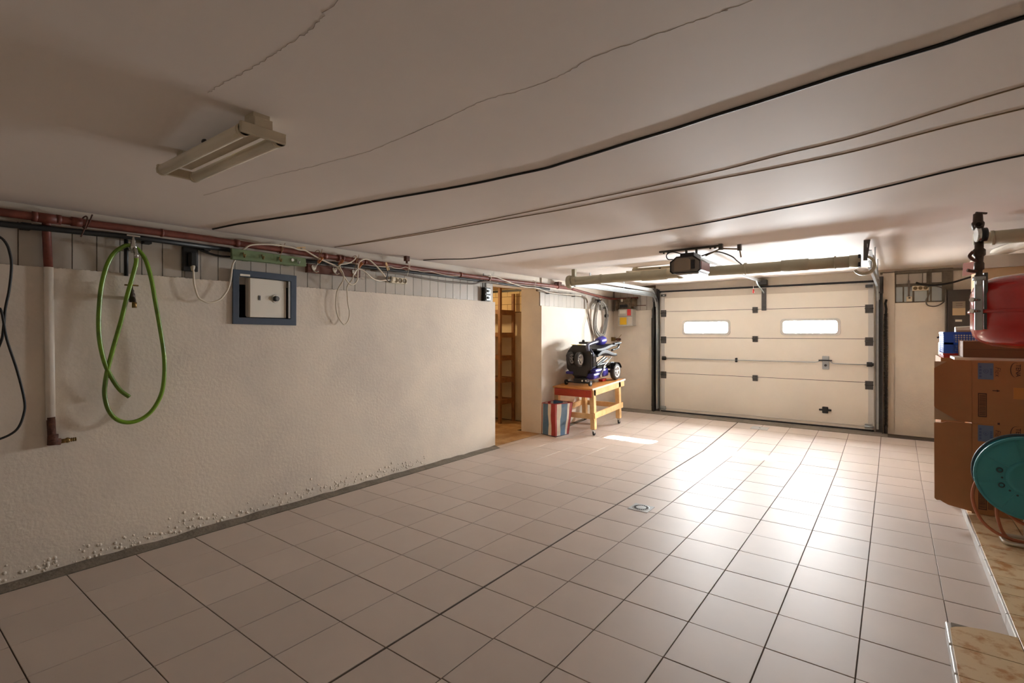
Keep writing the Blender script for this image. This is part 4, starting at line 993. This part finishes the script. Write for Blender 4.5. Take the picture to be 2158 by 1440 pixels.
# ---- striped shopping bag
bg_ = thing('shopping_bag', (-1.90, 4.40, 0), 'red white and blue striped woven bag beside the workbench', 'bag')
cA, cB, cC = V((-2.045, 4.31, 0)), V((-1.785, 4.245, 0)), V((-1.752, 4.52, 0)); cD = cA+(cC-cB)
zt = .435; tA, tB, tC = V((-2.06, 4.345, .42)), V((-1.80, 4.255, zt)), V((-1.675, 4.50, zt+.005)); tD = V((-1.99, 4.575, .44))
def bag_face(p0, p1, q0, q1, cols, nrm):
    tot = sum(w_ for w_, _ in cols); u = 0
    for w_, mt_ in cols:
        u0, u1 = u/tot, (u+w_)/tot; u += w_
        m = MB(); rows = 6; vs_ = []; n = V(nrm)
        for i in range(rows+1):
            t = i/rows
            for uu in (u0, u1):
                a = p0.lerp(p1, uu); b = q0.lerp(q1, uu); p = a.lerp(b, t)
                vs_.append(p+n*(.012*math.sin(t*PI*2.2+uu*5)*math.sin(t*PI)*math.sin(uu*PI)))
        L0 = len(vs_); vs_ += [p-n*.004 for p in vs_]; fs_ = []
        for i in range(rows):
            a = i*2; fs_ += [(a, a+1, a+3, a+2), (L0+a+2, L0+a+3, L0+a+1, L0+a), (a, a+2, L0+a+2, L0+a), (a+1, L0+a+1, L0+a+3, a+3)]
        e = rows*2; fs_ += [(e, e+1, L0+e+1, L0+e), (0, L0, L0+1, 1)]
        m.add(vs_, fs_, False); m.build('stripe', mt_, bg_)
bag_face(cA, cB, tA, tB, [(.5, 'bag_white'), (3.2, 'bag_blue'), (1.7, 'bag_white'), (2.4, 'bag_red')], (-.1, -1, 0))
bag_face(cB, cC, tB, tC, [(1, 'bag_red'), (2.4, 'bag_white'), (3.4, 'bag_blue'), (1.2, 'bag_white'), (1.4, 'bag_red')], (1, -.1, 0))
bag_face(cC, cD, tC, tD, [(2, 'bag_red'), (2, 'bag_white'), (3.2, 'bag_blue')], (.1, 1, 0))
bag_face(cD, cA, tD, tA, [(2, 'bag_blue'), (2, 'bag_white'), (2.4, 'bag_red'), (2, 'bag_white'), (2, 'bag_blue')], (-1, 0, 0))
MB().hexa([cA+V((0,0,.001)), cB+V((0,0,.001)), cC+V((0,0,.001)), cD+V((0,0,.001))], [p+V((0, 0, .006)) for p in (cA, cB, cC, cD)]).build('base', 'bag_navy', bg_)
MB().tube([tA, tB, tC, tD], .006, 6, closed=True).build('rim', 'bag_red', bg_)
MB().tube([cA+V((0,0,.006)), cB+V((0,0,.006)), cC+V((0,0,.006)), cD+V((0,0,.006))], .005, 6, closed=True).build('base_piping', 'bag_navy', bg_)
for p, q_, m_ in ((cA, tA, 'bag_red'), (cC, tC, 'bag_red')): MB().tube([p+V((0, 0, .005)), q_], .005, 6).build('piping', m_, bg_)

# ================================================================== FLOOR DRAINS
fd_ = thing('floor_drain', (.19, 2.357, 0), 'square steel floor drain with a ring of slots', 'drain')
MB().box((.11, 2.275, -.004), (.27, 2.435, .0035)).build('plate', 'galv_pale', fd_, bevel=.002)
MB().lathe([(.066, .0), (.068, .003), (.064, .0045), (.0, .0045)], (.19, 2.355, .001), (0, 0, 1), 28).build('lid', 'galv_pale', fd_)
for k in range(22):
    a = 2*PI*k/22; Mx = Matrix.Translation((.19, 2.355, .0056)) @ Matrix.Rotation(a, 4, 'Z')
    MB().box((.040, -.0045, -.001), (.058, .0045, .0008), Mx).build('slot_shade', 'hole_shade', fd_)  # dark boxes laid on the lid, painted shade in place of open slots
fd2 = thing('drain_cover', (.33, 6.06, fz(6.06)), 'flat grey drain cover before the garage door threshold', 'drain')
Mx = Matrix.Translation((.33, 6.06, fz(6.06))) @ Matrix.Rotation(TILT, 4, 'X')
MB().box((-.105, -.085, -.006), (.105, .085, .004), Mx).build('plate', 'galv_pale', fd2, bevel=.002)
MB().cyl(Mx @ V((0, 0, .003)), Mx @ V((0, 0, .0055)), .012, n=12).build('screw', 'steel_dark', fd2)

# ================================================================== FAR WALL, RIGHT OF THE DOOR
ws = thing('socket_strip', (2.04, 6.58, 1.905), 'ivory triple socket strip on the blue tiles beside the garage door', 'socket')
MB().box((1.963, 6.56, 1.90), (2.122, 6.598, 1.96)).build('body', 'ivory', ws, bevel=.005)
for x in (1.993, 2.042, 2.091): MB().lathe([(0, .002), (.016, .002), (.020, .004), (.022, 0)], (x, 6.561, 1.93), (0, -1, 0), 16).build('socket', 'socket_hole', ws)
wsw = thing('light_switch', (1.938, 6.58, 1.78), 'small white switch with grey duct on the blue tiles', 'switch')
MB().box((1.905, 6.56, 1.768), (1.96, 6.6, 1.83)).build('plate', 'ivory', wsw, bevel=.004)
MB().box((1.925, 6.555, 1.805), (1.945, 6.565, 1.82)).build('rocker', 'black_plastic', wsw)
MB().box((1.92, 6.582, 1.83), (1.94, 6.6, 2.03)).build('duct', 'conduit_grey', wsw)
MB().tube(smooth_path([(2.0, 6.57, 2.0), (2.08, 6.55, 1.965), (2.2, 6.53, 1.955), (2.35, 6.5, 1.98), (2.5, 6.5, 2.03), (2.62, 6.55, 2.05)], 6), .011, 7).build('wall_cable', 'cable_black', label='dark cable sagging above the socket strip to the meter board', cat='cable')
MB().tube(smooth_path([(2.10, 6.56, 1.94), (2.18, 6.545, 1.945), (2.27, 6.54, 1.90), (2.29, 6.54, 1.82), (2.25, 6.54, 1.74), (2.18, 6.54, 1.70), (2.11, 6.54, 1.715), (2.095, 6.54, 1.77), (2.12, 6.55, 1.84), (2.14, 6.56, 1.90)], 6), .007, 7).build('wall_cable', 'conduit_grey', label='grey cable loop hanging below the socket strip', cat='cable')
mb_ = thing('meter_board', (2.42, 6.54, 1.1), 'dark wooden meter board with paper notes beside the tiled patch', 'meter board')
MB().box((2.29, 6.50, 1.0), (2.62, 6.58, 1.888)).build('board', 'board_dark', mb_, bevel=.004)
MB().box((2.335, 6.494, 1.585), (2.45, 6.502, 1.75)).build('note', 'paper_tan', mb_)
MB().box((2.335, 6.493, 1.67), (2.45, 6.496, 1.75)).build('note', 'opener_panel', mb_)
for z in (1.70, 1.722): MB().box((2.365, 6.4925, z), (2.425, 6.4945, z+.004)).build('printed_line', 'print_dark', mb_)
MB().box((2.36, 6.494, 1.51), (2.42, 6.502, 1.535)).build('note', 'paper_white', mb_)
MB().tube([(2.278, 6.52, 1.90), (2.278, 6.53, 1.2)], .010, 7).build('feed_cable', 'conduit_grey', mb_)
cu = thing('tall_cupboard', (2.9, 5.05, PZ), 'tall tan cupboard with a white top board beyond the red vessel', 'cupboard')
MB().box((2.40, 4.82, PZ), (3.40, 5.4, 1.965)).build('body', 'cupboard_tan', cu, bevel=.004)
MB().box((2.375, 4.80, 1.965), (3.41, 5.42, 2.078)).build('top_board', 'cupboard_white', cu, bevel=.004)
MB().box((2.42, 4.812, .15), (2.895, 4.822, 1.94)).build('door', 'cupboard_tan', cu); MB().box((2.905, 4.812, .15), (3.38, 4.822, 1.94)).build('door', 'cupboard_tan', cu)
MB().hexa([(2.285, 4.795, 1.90), (2.40, 4.79, 1.925), (2.40, 4.793, 1.925), (2.285, 4.798, 1.90)], [(2.29, 4.795, 2.02), (2.395, 4.79, 2.035), (2.395, 4.793, 2.035), (2.29, 4.798, 2.02)]).build('paper_note', 'paper_pink', label='pink paper sheet pinned to the end of the cupboard', cat='paper')
MB().cyl((2.55, 5.15, 2.135), (2.75, 3.9, 2.122), .042, n=16).build('duct_pipe', 'pipe_white', label='white plastic pipe under the ceiling above the cupboard', cat='pipe')
p3 = thing('drain_pipe', (2.7, 3.55, 2.02), 'cream plastic drain pipe under the ceiling above the red vessel', 'pipe')
MB().cyl((2.24, 3.53, 2.06), (3.41, 3.53, 2.062), .043, n=18).build('pipe', 'pvc', p3)
for x0, x1 in ((2.335, 2.352), (2.352, 2.8)): MB().cyl((x0, 3.53, 2.06), (x1, 3.53, 2.061), .052 if x1-x0 < .05 else .049, n=18).build('sleeve', 'pvc', p3)
for x in (2.6, 3.1): MB().box((x-.01, 3.52, 2.09), (x+.01, 3.54, cz(x, 3.53)+.002)).build('hanger', 'galv', p3)

# ================================================================== RED EXPANSION VESSEL AND VALVE GROUP
ev = thing('expansion_vessel', (2.44, 2.81, 1.285), 'red steel expansion vessel mounted above the cartons', 'vessel')
R_ = .282
prof = [(0, .225), (.10, .221), (.18, .208), (.235, .185), (.268, .15), (R_, .105), (R_, .012), (R_+.008, .008), (R_+.008, -.008), (R_, -.012), (R_, -.10), (.27, -.15), (.235, -.185), (.18, -.207), (.10, -.220), (0, -.224)]
MB().lathe([(r, h) for r, h in prof][::-1], (2.441, 2.81, 1.507), (0, 0, 1), 56).build('tank', 'vessel_red', ev)
MB().lathe([(R_+.003, -.011), (R_+.012, -.009), (R_+.012, .009), (R_+.003, .011)], (2.441, 2.81, 1.507), (0, 0, 1), 56).build('clamp_band', 'vessel_red', ev)
MB().box((2.66, 2.86, 1.40), (3.43, 2.92, 1.435)).build('wall_arm', 'steel_dark', ev)
MB().box((2.164, 2.635, 1.395), (2.200, 2.66, 1.705)).build('bracket_plate', 'galv_pale', ev, bevel=.003)
MB().box((2.19, 2.64, 1.49), (2.30, 2.70, 1.52)).box((2.205, 2.638, 1.40), (2.222, 2.70, 1.735)).build('bracket_arm', 'steel_dark', ev)
for z in (1.575, 1.508): MB().cyl((2.15, 2.60, z), (2.185, 2.64, z), .008, n=10).cyl((2.145, 2.595, z), (2.155, 2.605, z), .013, n=10).build('bolt', 'chrome', ev)
vg = thing('valve_group', (2.18, 2.62, 1.69), 'bronze safety valve group with pressure gauge beside the red vessel', 'valve')
vx, vy = 2.182, 2.625
MB().lathe([(0, 0), (.022, 0), (.022, .03), (.016, .035), (.016, .06), (.024, .065), (.024, .10), (.019, .11), (.021, .14), (.030, .15), (.030, .18), (.021, .19), (.021, .235), (.0, .235)], (vx, vy, 1.69), (0, 0, 1), 16).build('body', 'valve_dark', vg)
MB().cyl((vx, vy, 1.665), (vx, vy, 1.705), .015, n=10).cyl((vx-.0, vy, 1.69), (vx, vy, 1.712), .030, n=6).build('union', 'galv_pale', vg)
MB().tube([(vx, vy, 1.89), (vx-.002, vy, 1.98), (vx-.004, vy, 2.03)], .012, 10).build('stem', 'valve_dark', vg)
MB().lathe([(0, -.05), (.024, -.05), (.030, -.02), (.030, -.008), (.024, .0), (.022, .045), (.012, .05), (0, .05)], (vx-.005, vy, 2.04), (0, 0, 1), 16).build('relief_valve', 'valve_dark', vg)
MB().lathe([(.018, 0), (.018, .036), (.0125, .036), (.0125, .004), (0, .004)], (vx-.006, vy-.01, 2.015), (0, -1, 0), 14).build('outlet', 'valve_dark', vg)
MB().bar((vx-.015, vy, 2.093), (vx+.035, vy+.015, 2.085), .014, .010).build('lever', 'valve_dark', vg)
gg = MB().cyl((vx+.028, vy-.03, 1.955), (vx-.002, vy-.036, 1.955), .040, n=24).build('gauge', 'black_plastic', vg)
MB().cyl((vx+.000, vy-.036, 1.955), (vx-.018, vy-.039, 1.955), .041, n=24).build('gauge_bezel', 'chrome', gg)
MB().tube(smooth_path([(vx, vy-.01, 1.80), (vx-.03, vy-.02, 1.815), (vx-.045, vy-.03, 1.835), (vx-.03, vy-.03, 1.86)], 4), .009, 7).build('handle', 'rusty', vg)
MB().tube(smooth_path([(vx, vy, 1.745), (vx-.03, vy-.02, 1.745), (vx-.055, vy-.03, 1.752)], 4), .010, 7).build('handle', 'rusty', vg)

# ================================================================== CARTONS AND WHAT LIES ON THEM
FY = 3.5
def carton(z0, z1, name_label, flap, y1=3.96):
    t = thing('cardboard_carton', (2.54, 4.0, z0), name_label, 'carton')
    MB().box((2.23, FY, z0), (2.86, y1, z1)).build('body', 'card', t, bevel=.004)
    MB().prism([(x, FY, z) for x, z in flap], (0, .005, 0)).build('flap', 'card', t)
    return t
lo_c = carton(PZ, .722, 'lower printed carton with its flap open, behind the cable reel', [(2.23, .082), (2.10, .105), (2.075, .118), (2.055, .130), (2.035, .128), (2.022, .14), (2.02, .705), (2.065, .708), (2.09, .722), (2.23, .722)])
up_c = carton(.7215, 1.178, 'upper printed carton with its flap open, under the blue crate', [(2.23, .728), (2.15, .735), (2.115, .758), (2.03, .815), (2.02, .83), (2.02, 1.115), (2.10, 1.172), (2.23, 1.178)])
MB().box((2.022, FY+.02, .728), (2.23, FY+.025, 1.165)).build('inner_flap', 'card_light', up_c)
MB().box((2.024, FY+.02, .16), (2.23, FY+.025, .708)).build('inner_flap', 'card_light', lo_c)
def TM(x, z): return Matrix(((0, 1, 0, x), (0, 0, -1, FY-.0012), (-1, 0, 0, z), (0, 0, 0, 1)))
def printing(t, dz, top):
    MB().box((2.263, FY-.0010, 1.045+dz), (2.345, FY+.001, 1.162+dz)).build('printed_square', 'print_blue', t)
    for x, z, hx_, hz_ in ((2.276, 1.10, .006, .045), (2.333, 1.10, .006, .025)):
        for q_ in range(4):
            zz = z+dz+(q_-1.5)*hz_*.5; MB().box((x-hx_, FY-.0016, zz-hz_*.17), (x+hx_, FY, zz+hz_*.17)).build('print_mark', 'print_blue_dark', t)
    MB().lathe([(.011, 0), (.014, 0), (.014, .0006), (.011, .0006)], (2.305, FY-.001, 1.104+dz), (0, -1, 0), 20).build('print_mark', 'print_blue_dark', t)
    MB().cyl((2.305, FY-.0016, 1.104+dz), (2.305, FY, 1.104+dz), .005, n=12).build('print_mark', 'print_blue_dark', t)
    text_mesh('lettering', 'Flex', .042, 'print_dark', TM(2.366, 1.103+dz), t, .0004, .25, -.0006)
    text_mesh('lettering', 'TENA', .034, 'print_dark', TM(2.470, 1.115+dz), t, .0004, 0, .0004)
    arc = [(2.463-.0+.026*math.cos(a)-.004, FY-.001, 1.118+dz+.052*math.sin(a)) for a in [math.radians(70+i*13) for i in range(16)]]
    MB().tube(arc, [.0006+.0016*math.sin(PI*i/15) for i in range(16)], 4).build('print_mark', 'print_dark', t)
printing(up_c, 0, True); printing(lo_c, -.447, False)
def barcode(t, x0, x1, z0, z1):
    for a, b in (((x0, z0), (x1, z0+.006)), ((x0, z1-.006), (x1, z1)), ((x0, z0), (x0+.004, z1)), ((x1-.004, z0), (x1, z1))):
        MB().box((a[0], FY-.0012, a[1]), (b[0], FY, b[1])).build('barcode_frame', 'print_dark', t)
    m = MB(); z = z0+.012
    while z < z1-.012:
        h = random.choice((.0014, .0022, .0032)); m.box((x0+.006, FY-.001, z), (x1-.006, FY, z+h)); z += h+random.choice((.0016, .0026))
    m.build('barcode', 'print_dark', t, kind='stuff')
barcode(up_c, 2.264, 2.31, .775, .945); barcode(lo_c, 2.266, 2.31, .108, .283)
MB().box((2.315, FY-.001, .115), (2.345, FY, .165)).build('print_mark', 'card_dark', lo_c)
MB().box((2.340, FY-.0012, .964), (2.368, FY, .970)).prism([(2.362, FY-.0012, .958), (2.380, FY-.0012, .967), (2.362, FY-.0012, .976)], (0, .001, 0)).build('arrow', 'print_dark', up_c)
MB().box((2.447, FY-.001, .915), (2.87, FY+.001, .995)).build('tape', 'tape', up_c)
MB().box((2.366, FY-.0012, .727), (2.378, FY, .741)).build('print_mark', 'print_dark', up_c)
rc_ = thing('cardboard_carton', (2.43, 4.3, PZ), 'plain tall carton under the red tray, behind the printed cartons', 'carton')
MB().box((2.085, 3.975, PZ), (2.80, 4.62, 1.177)).build('body', 'card', rc_, bevel=.004)
MB().box((2.40, 3.98, 1.176), (2.43, 4.62, 1.1785)).build('tape', 'tape', rc_)
MB().box((2.14, 3.56, 1.178), (2.86, 3.95, 1.196)).build('white_board', 'cupboard_white', label='thin white board lying on the upper carton', cat='board')
bb = thing('cardboard_box', (2.5, 3.8, 1.196), 'flat dark brown cardboard box on the white board', 'carton')
MB().box((2.19, 3.60, 1.196), (2.86, 3.95, 1.318)).build('body', 'card_dark', bb, bevel=.004)
MB().box((2.19, 3.598, 1.255), (2.86, 3.60, 1.257)).build('seam', 'print_dark', bb)
# crates
def crate(x0, x1, y0, y1, z0, z1, m, nm, label, fine=True):
    t = thing(nm, ((x0+x1)/2, (y0+y1)/2, z0), label, 'crate')
    MB().box((x0, y0, z0), (x1, y1, z0+.006)).build('base', m, t)
    r = MB(); 
    for a, b in (((x0-.006, y0-.006), (x1+.006, y0+.006)), ((x0-.006, y1-.006), (x1+.006, y1+.006)), ((x0-.006, y0), (x0+.006, y1)), ((x1-.006, y0), (x1+.006, y1))):
        r.box((a[0], a[1], z1-.014), (b[0], b[1], z1)); 
    r.build('rim', m, t)
    def wall(horiz, c, a, b):
        w_ = MB(); n = max(2, int((b-a)/.0165)); st = (b-a)/n
        for i in range(n+1):
            p = a+i*st
            if horiz: w_.box((p-.0028, c-.003, z0), (p+.0028, c+.003, z1))
            else: w_.box((c-.003, p-.0028, z0), (c+.003, p+.0028, z1))
        nz = max(1, int((z1-z0)/.0165)); sz = (z1-z0)/nz
        for i in range(nz+1):
            z = z0+i*sz
            if horiz: w_.box((a, c-.003, z-.0028), (b, c+.003, z+.0028))
            else: w_.box((c-.003, a, z-.0028), (c+.003, b, z+.0028))
        if horiz: w_.box((a, c-.004, z0), (a+.06, c+.004, z1)); w_.box((a, c-.004, z0+(z1-z0)*.42), (b, c+.0035, z0+(z1-z0)*.52))
        else:
            w_.box((c-.0005, a, z0), (c+.0005, b, z1)); w_.box((c-.005, a+.1, z0), (c+.005, a+.13, z1)); w_.box((c-.005, b-.13, z0), (c+.005, b-.1, z1))
        w_.build('side_wall', m, t)
    wall(True, y0, x0, x1); wall(True, y1, x0, x1); wall(False, x0, y0, y1); wall(False, x1, y0, y1)
    return t
crate(2.105, 2.42, 3.98, 4.45, 1.178, 1.212, 'crate_red', 'plastic_crate', 'shallow red plastic tray under the blue crate')
crate(2.105, 2.42, 3.98, 4.45, 1.212, 1.383, 'crate_blue', 'plastic_crate', 'blue perforated plastic crate on the red tray')
b = thing('paper_parcel', (2.27, 4.25, 1.22), 'white paper parcel sticking out of the blue crate', 'parcel')
MB().hexa([(2.19, 4.10, 1.22), (2.33, 4.10, 1.22), (2.33, 4.28, 1.22), (2.19, 4.28, 1.22)], [(2.185, 4.12, 1.425), (2.33, 4.12, 1.44), (2.33, 4.26, 1.44), (2.19, 4.26, 1.43)]).build('wrapping', 'paper_white', b, bevel=.006)
MB().box((2.19, 4.094, 1.385), (2.33, 4.10, 1.40)).build('label', 'card_light', b)
MB().box((2.335, 4.0, 1.22), (2.41, 4.2, 1.47)).box((2.345, 4.0, 1.455), (2.41, 4.2, 1.49)).build('cardboard_box', 'paper_tan', bevel=.004, label='small pale tan box standing in the blue crate by the vessel', cat='carton')
bo = thing('spray_bottle', (2.125, 4.515, 1.177), 'pale green bottle with red and black trigger behind the crate', 'bottle')
MB().box((2.10, 4.485, 1.177), (2.15, 4.545, 1.30)).build('body', 'bottle_green', bo, bevel=.012)
MB().box((2.115, 4.50, 1.30), (2.14, 4.53, 1.325)).build('collar', 'red_tag', bo)
MB().tube(smooth_path([(2.13, 4.51, 1.32), (2.11, 4.51, 1.34), (2.09, 4.51, 1.334)], 4), .008, 7).build('trigger', 'black_plastic', bo)

# ================================================================== CABLE REEL
cr = thing('cable_reel', (2.43, 2.94, PZ), 'teal cable reel with orange cable on a steel stand', 'cable reel')
RC = V((2.432, 0, .495)); RR = .245
def disc(y, nm, front):
    o = MB().lathe([(0, -.004), (RR-.012, -.004), (RR, -.010), (RR+.004, 0), (RR, .010), (RR-.012, .004), (0, .004)], (RC.x, y, RC.z), (0, 1, 0), 48).build(nm, 'teal', cr)
    MB().lathe([(RR-.006, -.012), (RR+.006, -.010), (RR+.007, .008), (RR-.006, .010)], (RC.x, y, RC.z), (0, 1, 0), 48).build('rim', 'teal' if front else 'teal_dark', o)
    for k in range(8):
        a = 2*PI*k/8+.25; d = V((math.cos(a), 0, math.sin(a)))
        MB().bar(V((RC.x, y-.005, RC.z))+d*.09, V((RC.x, y-.005, RC.z))+d*(RR-.012), .006, .006, (0, 1, 0)).build('rib', 'teal_dark' if not front else 'teal', o)
    return o
f_ = disc(2.885, 'front_disc', True); disc(3.01, 'back_disc', False)
MB().lathe([(.105, 0), (.105, -.006), (.085, -.010), (.08, -.004), (0, -.004)], (RC.x, 2.883, RC.z), (0, 1, 0), 36).build('hub_plate', 'teal', f_)
MB().cyl((RC.x, 2.89, RC.z), (RC.x, 3.005, RC.z), .11, n=28).build('drum', 'teal_dark', cr)
for k in range(5):
    a = math.radians(165+k*20); d = V((math.cos(a), 0, math.sin(a)))
    MB().lathe([(.010, 0), (.016, 0), (.016, -.006), (.010, -.006)], V((RC.x, 2.879, RC.z))+d*.135, (0, 1, 0), 12).build('hand_hole', 'teal_dark', f_) if k in (0, 2) else MB().cyl(V((RC.x, 2.879, RC.z))+d*.12, V((RC.x, 2.882, RC.z))+d*.12, .006, n=8).build('rivet', 'teal_dark', f_)
MB().tube(smooth_path([(2.66, 2.88, .09), (2.42, 2.88, .085), (2.345, 2.88, .085), (2.325, 2.89, .088), (2.322, 2.93, .088), (2.322, 3.0, .088), (2.33, 3.03, .088), (2.36, 3.04, .088), (2.66, 3.04, .09)], 4), .0115, 10).build('stand_foot', 'tube_steel', cr)
MB().tube([(2.432, 2.86, RC.z), (2.44, 2.86, .10)], .010, 8).build('stand_leg', 'tube_steel', cr); MB().tube([(2.432, 3.03, RC.z), (2.44, 3.035, .10)], .010, 8).build('stand_leg', 'tube_steel', cr)
for k in range(5):
    y = 2.91+k*.02; MB().lathe([(.108+.018*math.cos(a), .0095*math.sin(a)) for a in [2*PI*i/6 for i in range(7)]], (RC.x, y, RC.z), (0, 1, 0), 32).build('cable_turn', 'cable_orange', cr)
OC1 = [(2.42,.60),(2.33,.58),(2.259,.527),(2.233,.494),(2.207,.443),(2.19,.392),(2.183,.338),(2.188,.28),(2.203,.23),(2.229,.177),(2.263,.14),(2.301,.115),(2.347,.098),(2.388,.09),(2.5,.085)]
OC2 = [(2.40,.60),(2.29,.56),(2.25,.475),(2.25,.428),(2.261,.383),(2.283,.328),(2.312,.288),(2.35,.25),(2.391,.218),(2.48,.18)]
OC3 = [(2.36,.40),(2.306,.332),(2.299,.291),(2.299,.233),(2.308,.183),(2.322,.134),(2.343,.10),(2.368,.088),(2.42,.085)]
for oc, y in ((OC1, 2.945), (OC2, 2.925), (OC3, 2.955)):
    MB().tube(smooth_path([(x, y, z) for x, z in oc], 6), .0095, 8).build('cable_loop', 'cable_orange', cr)
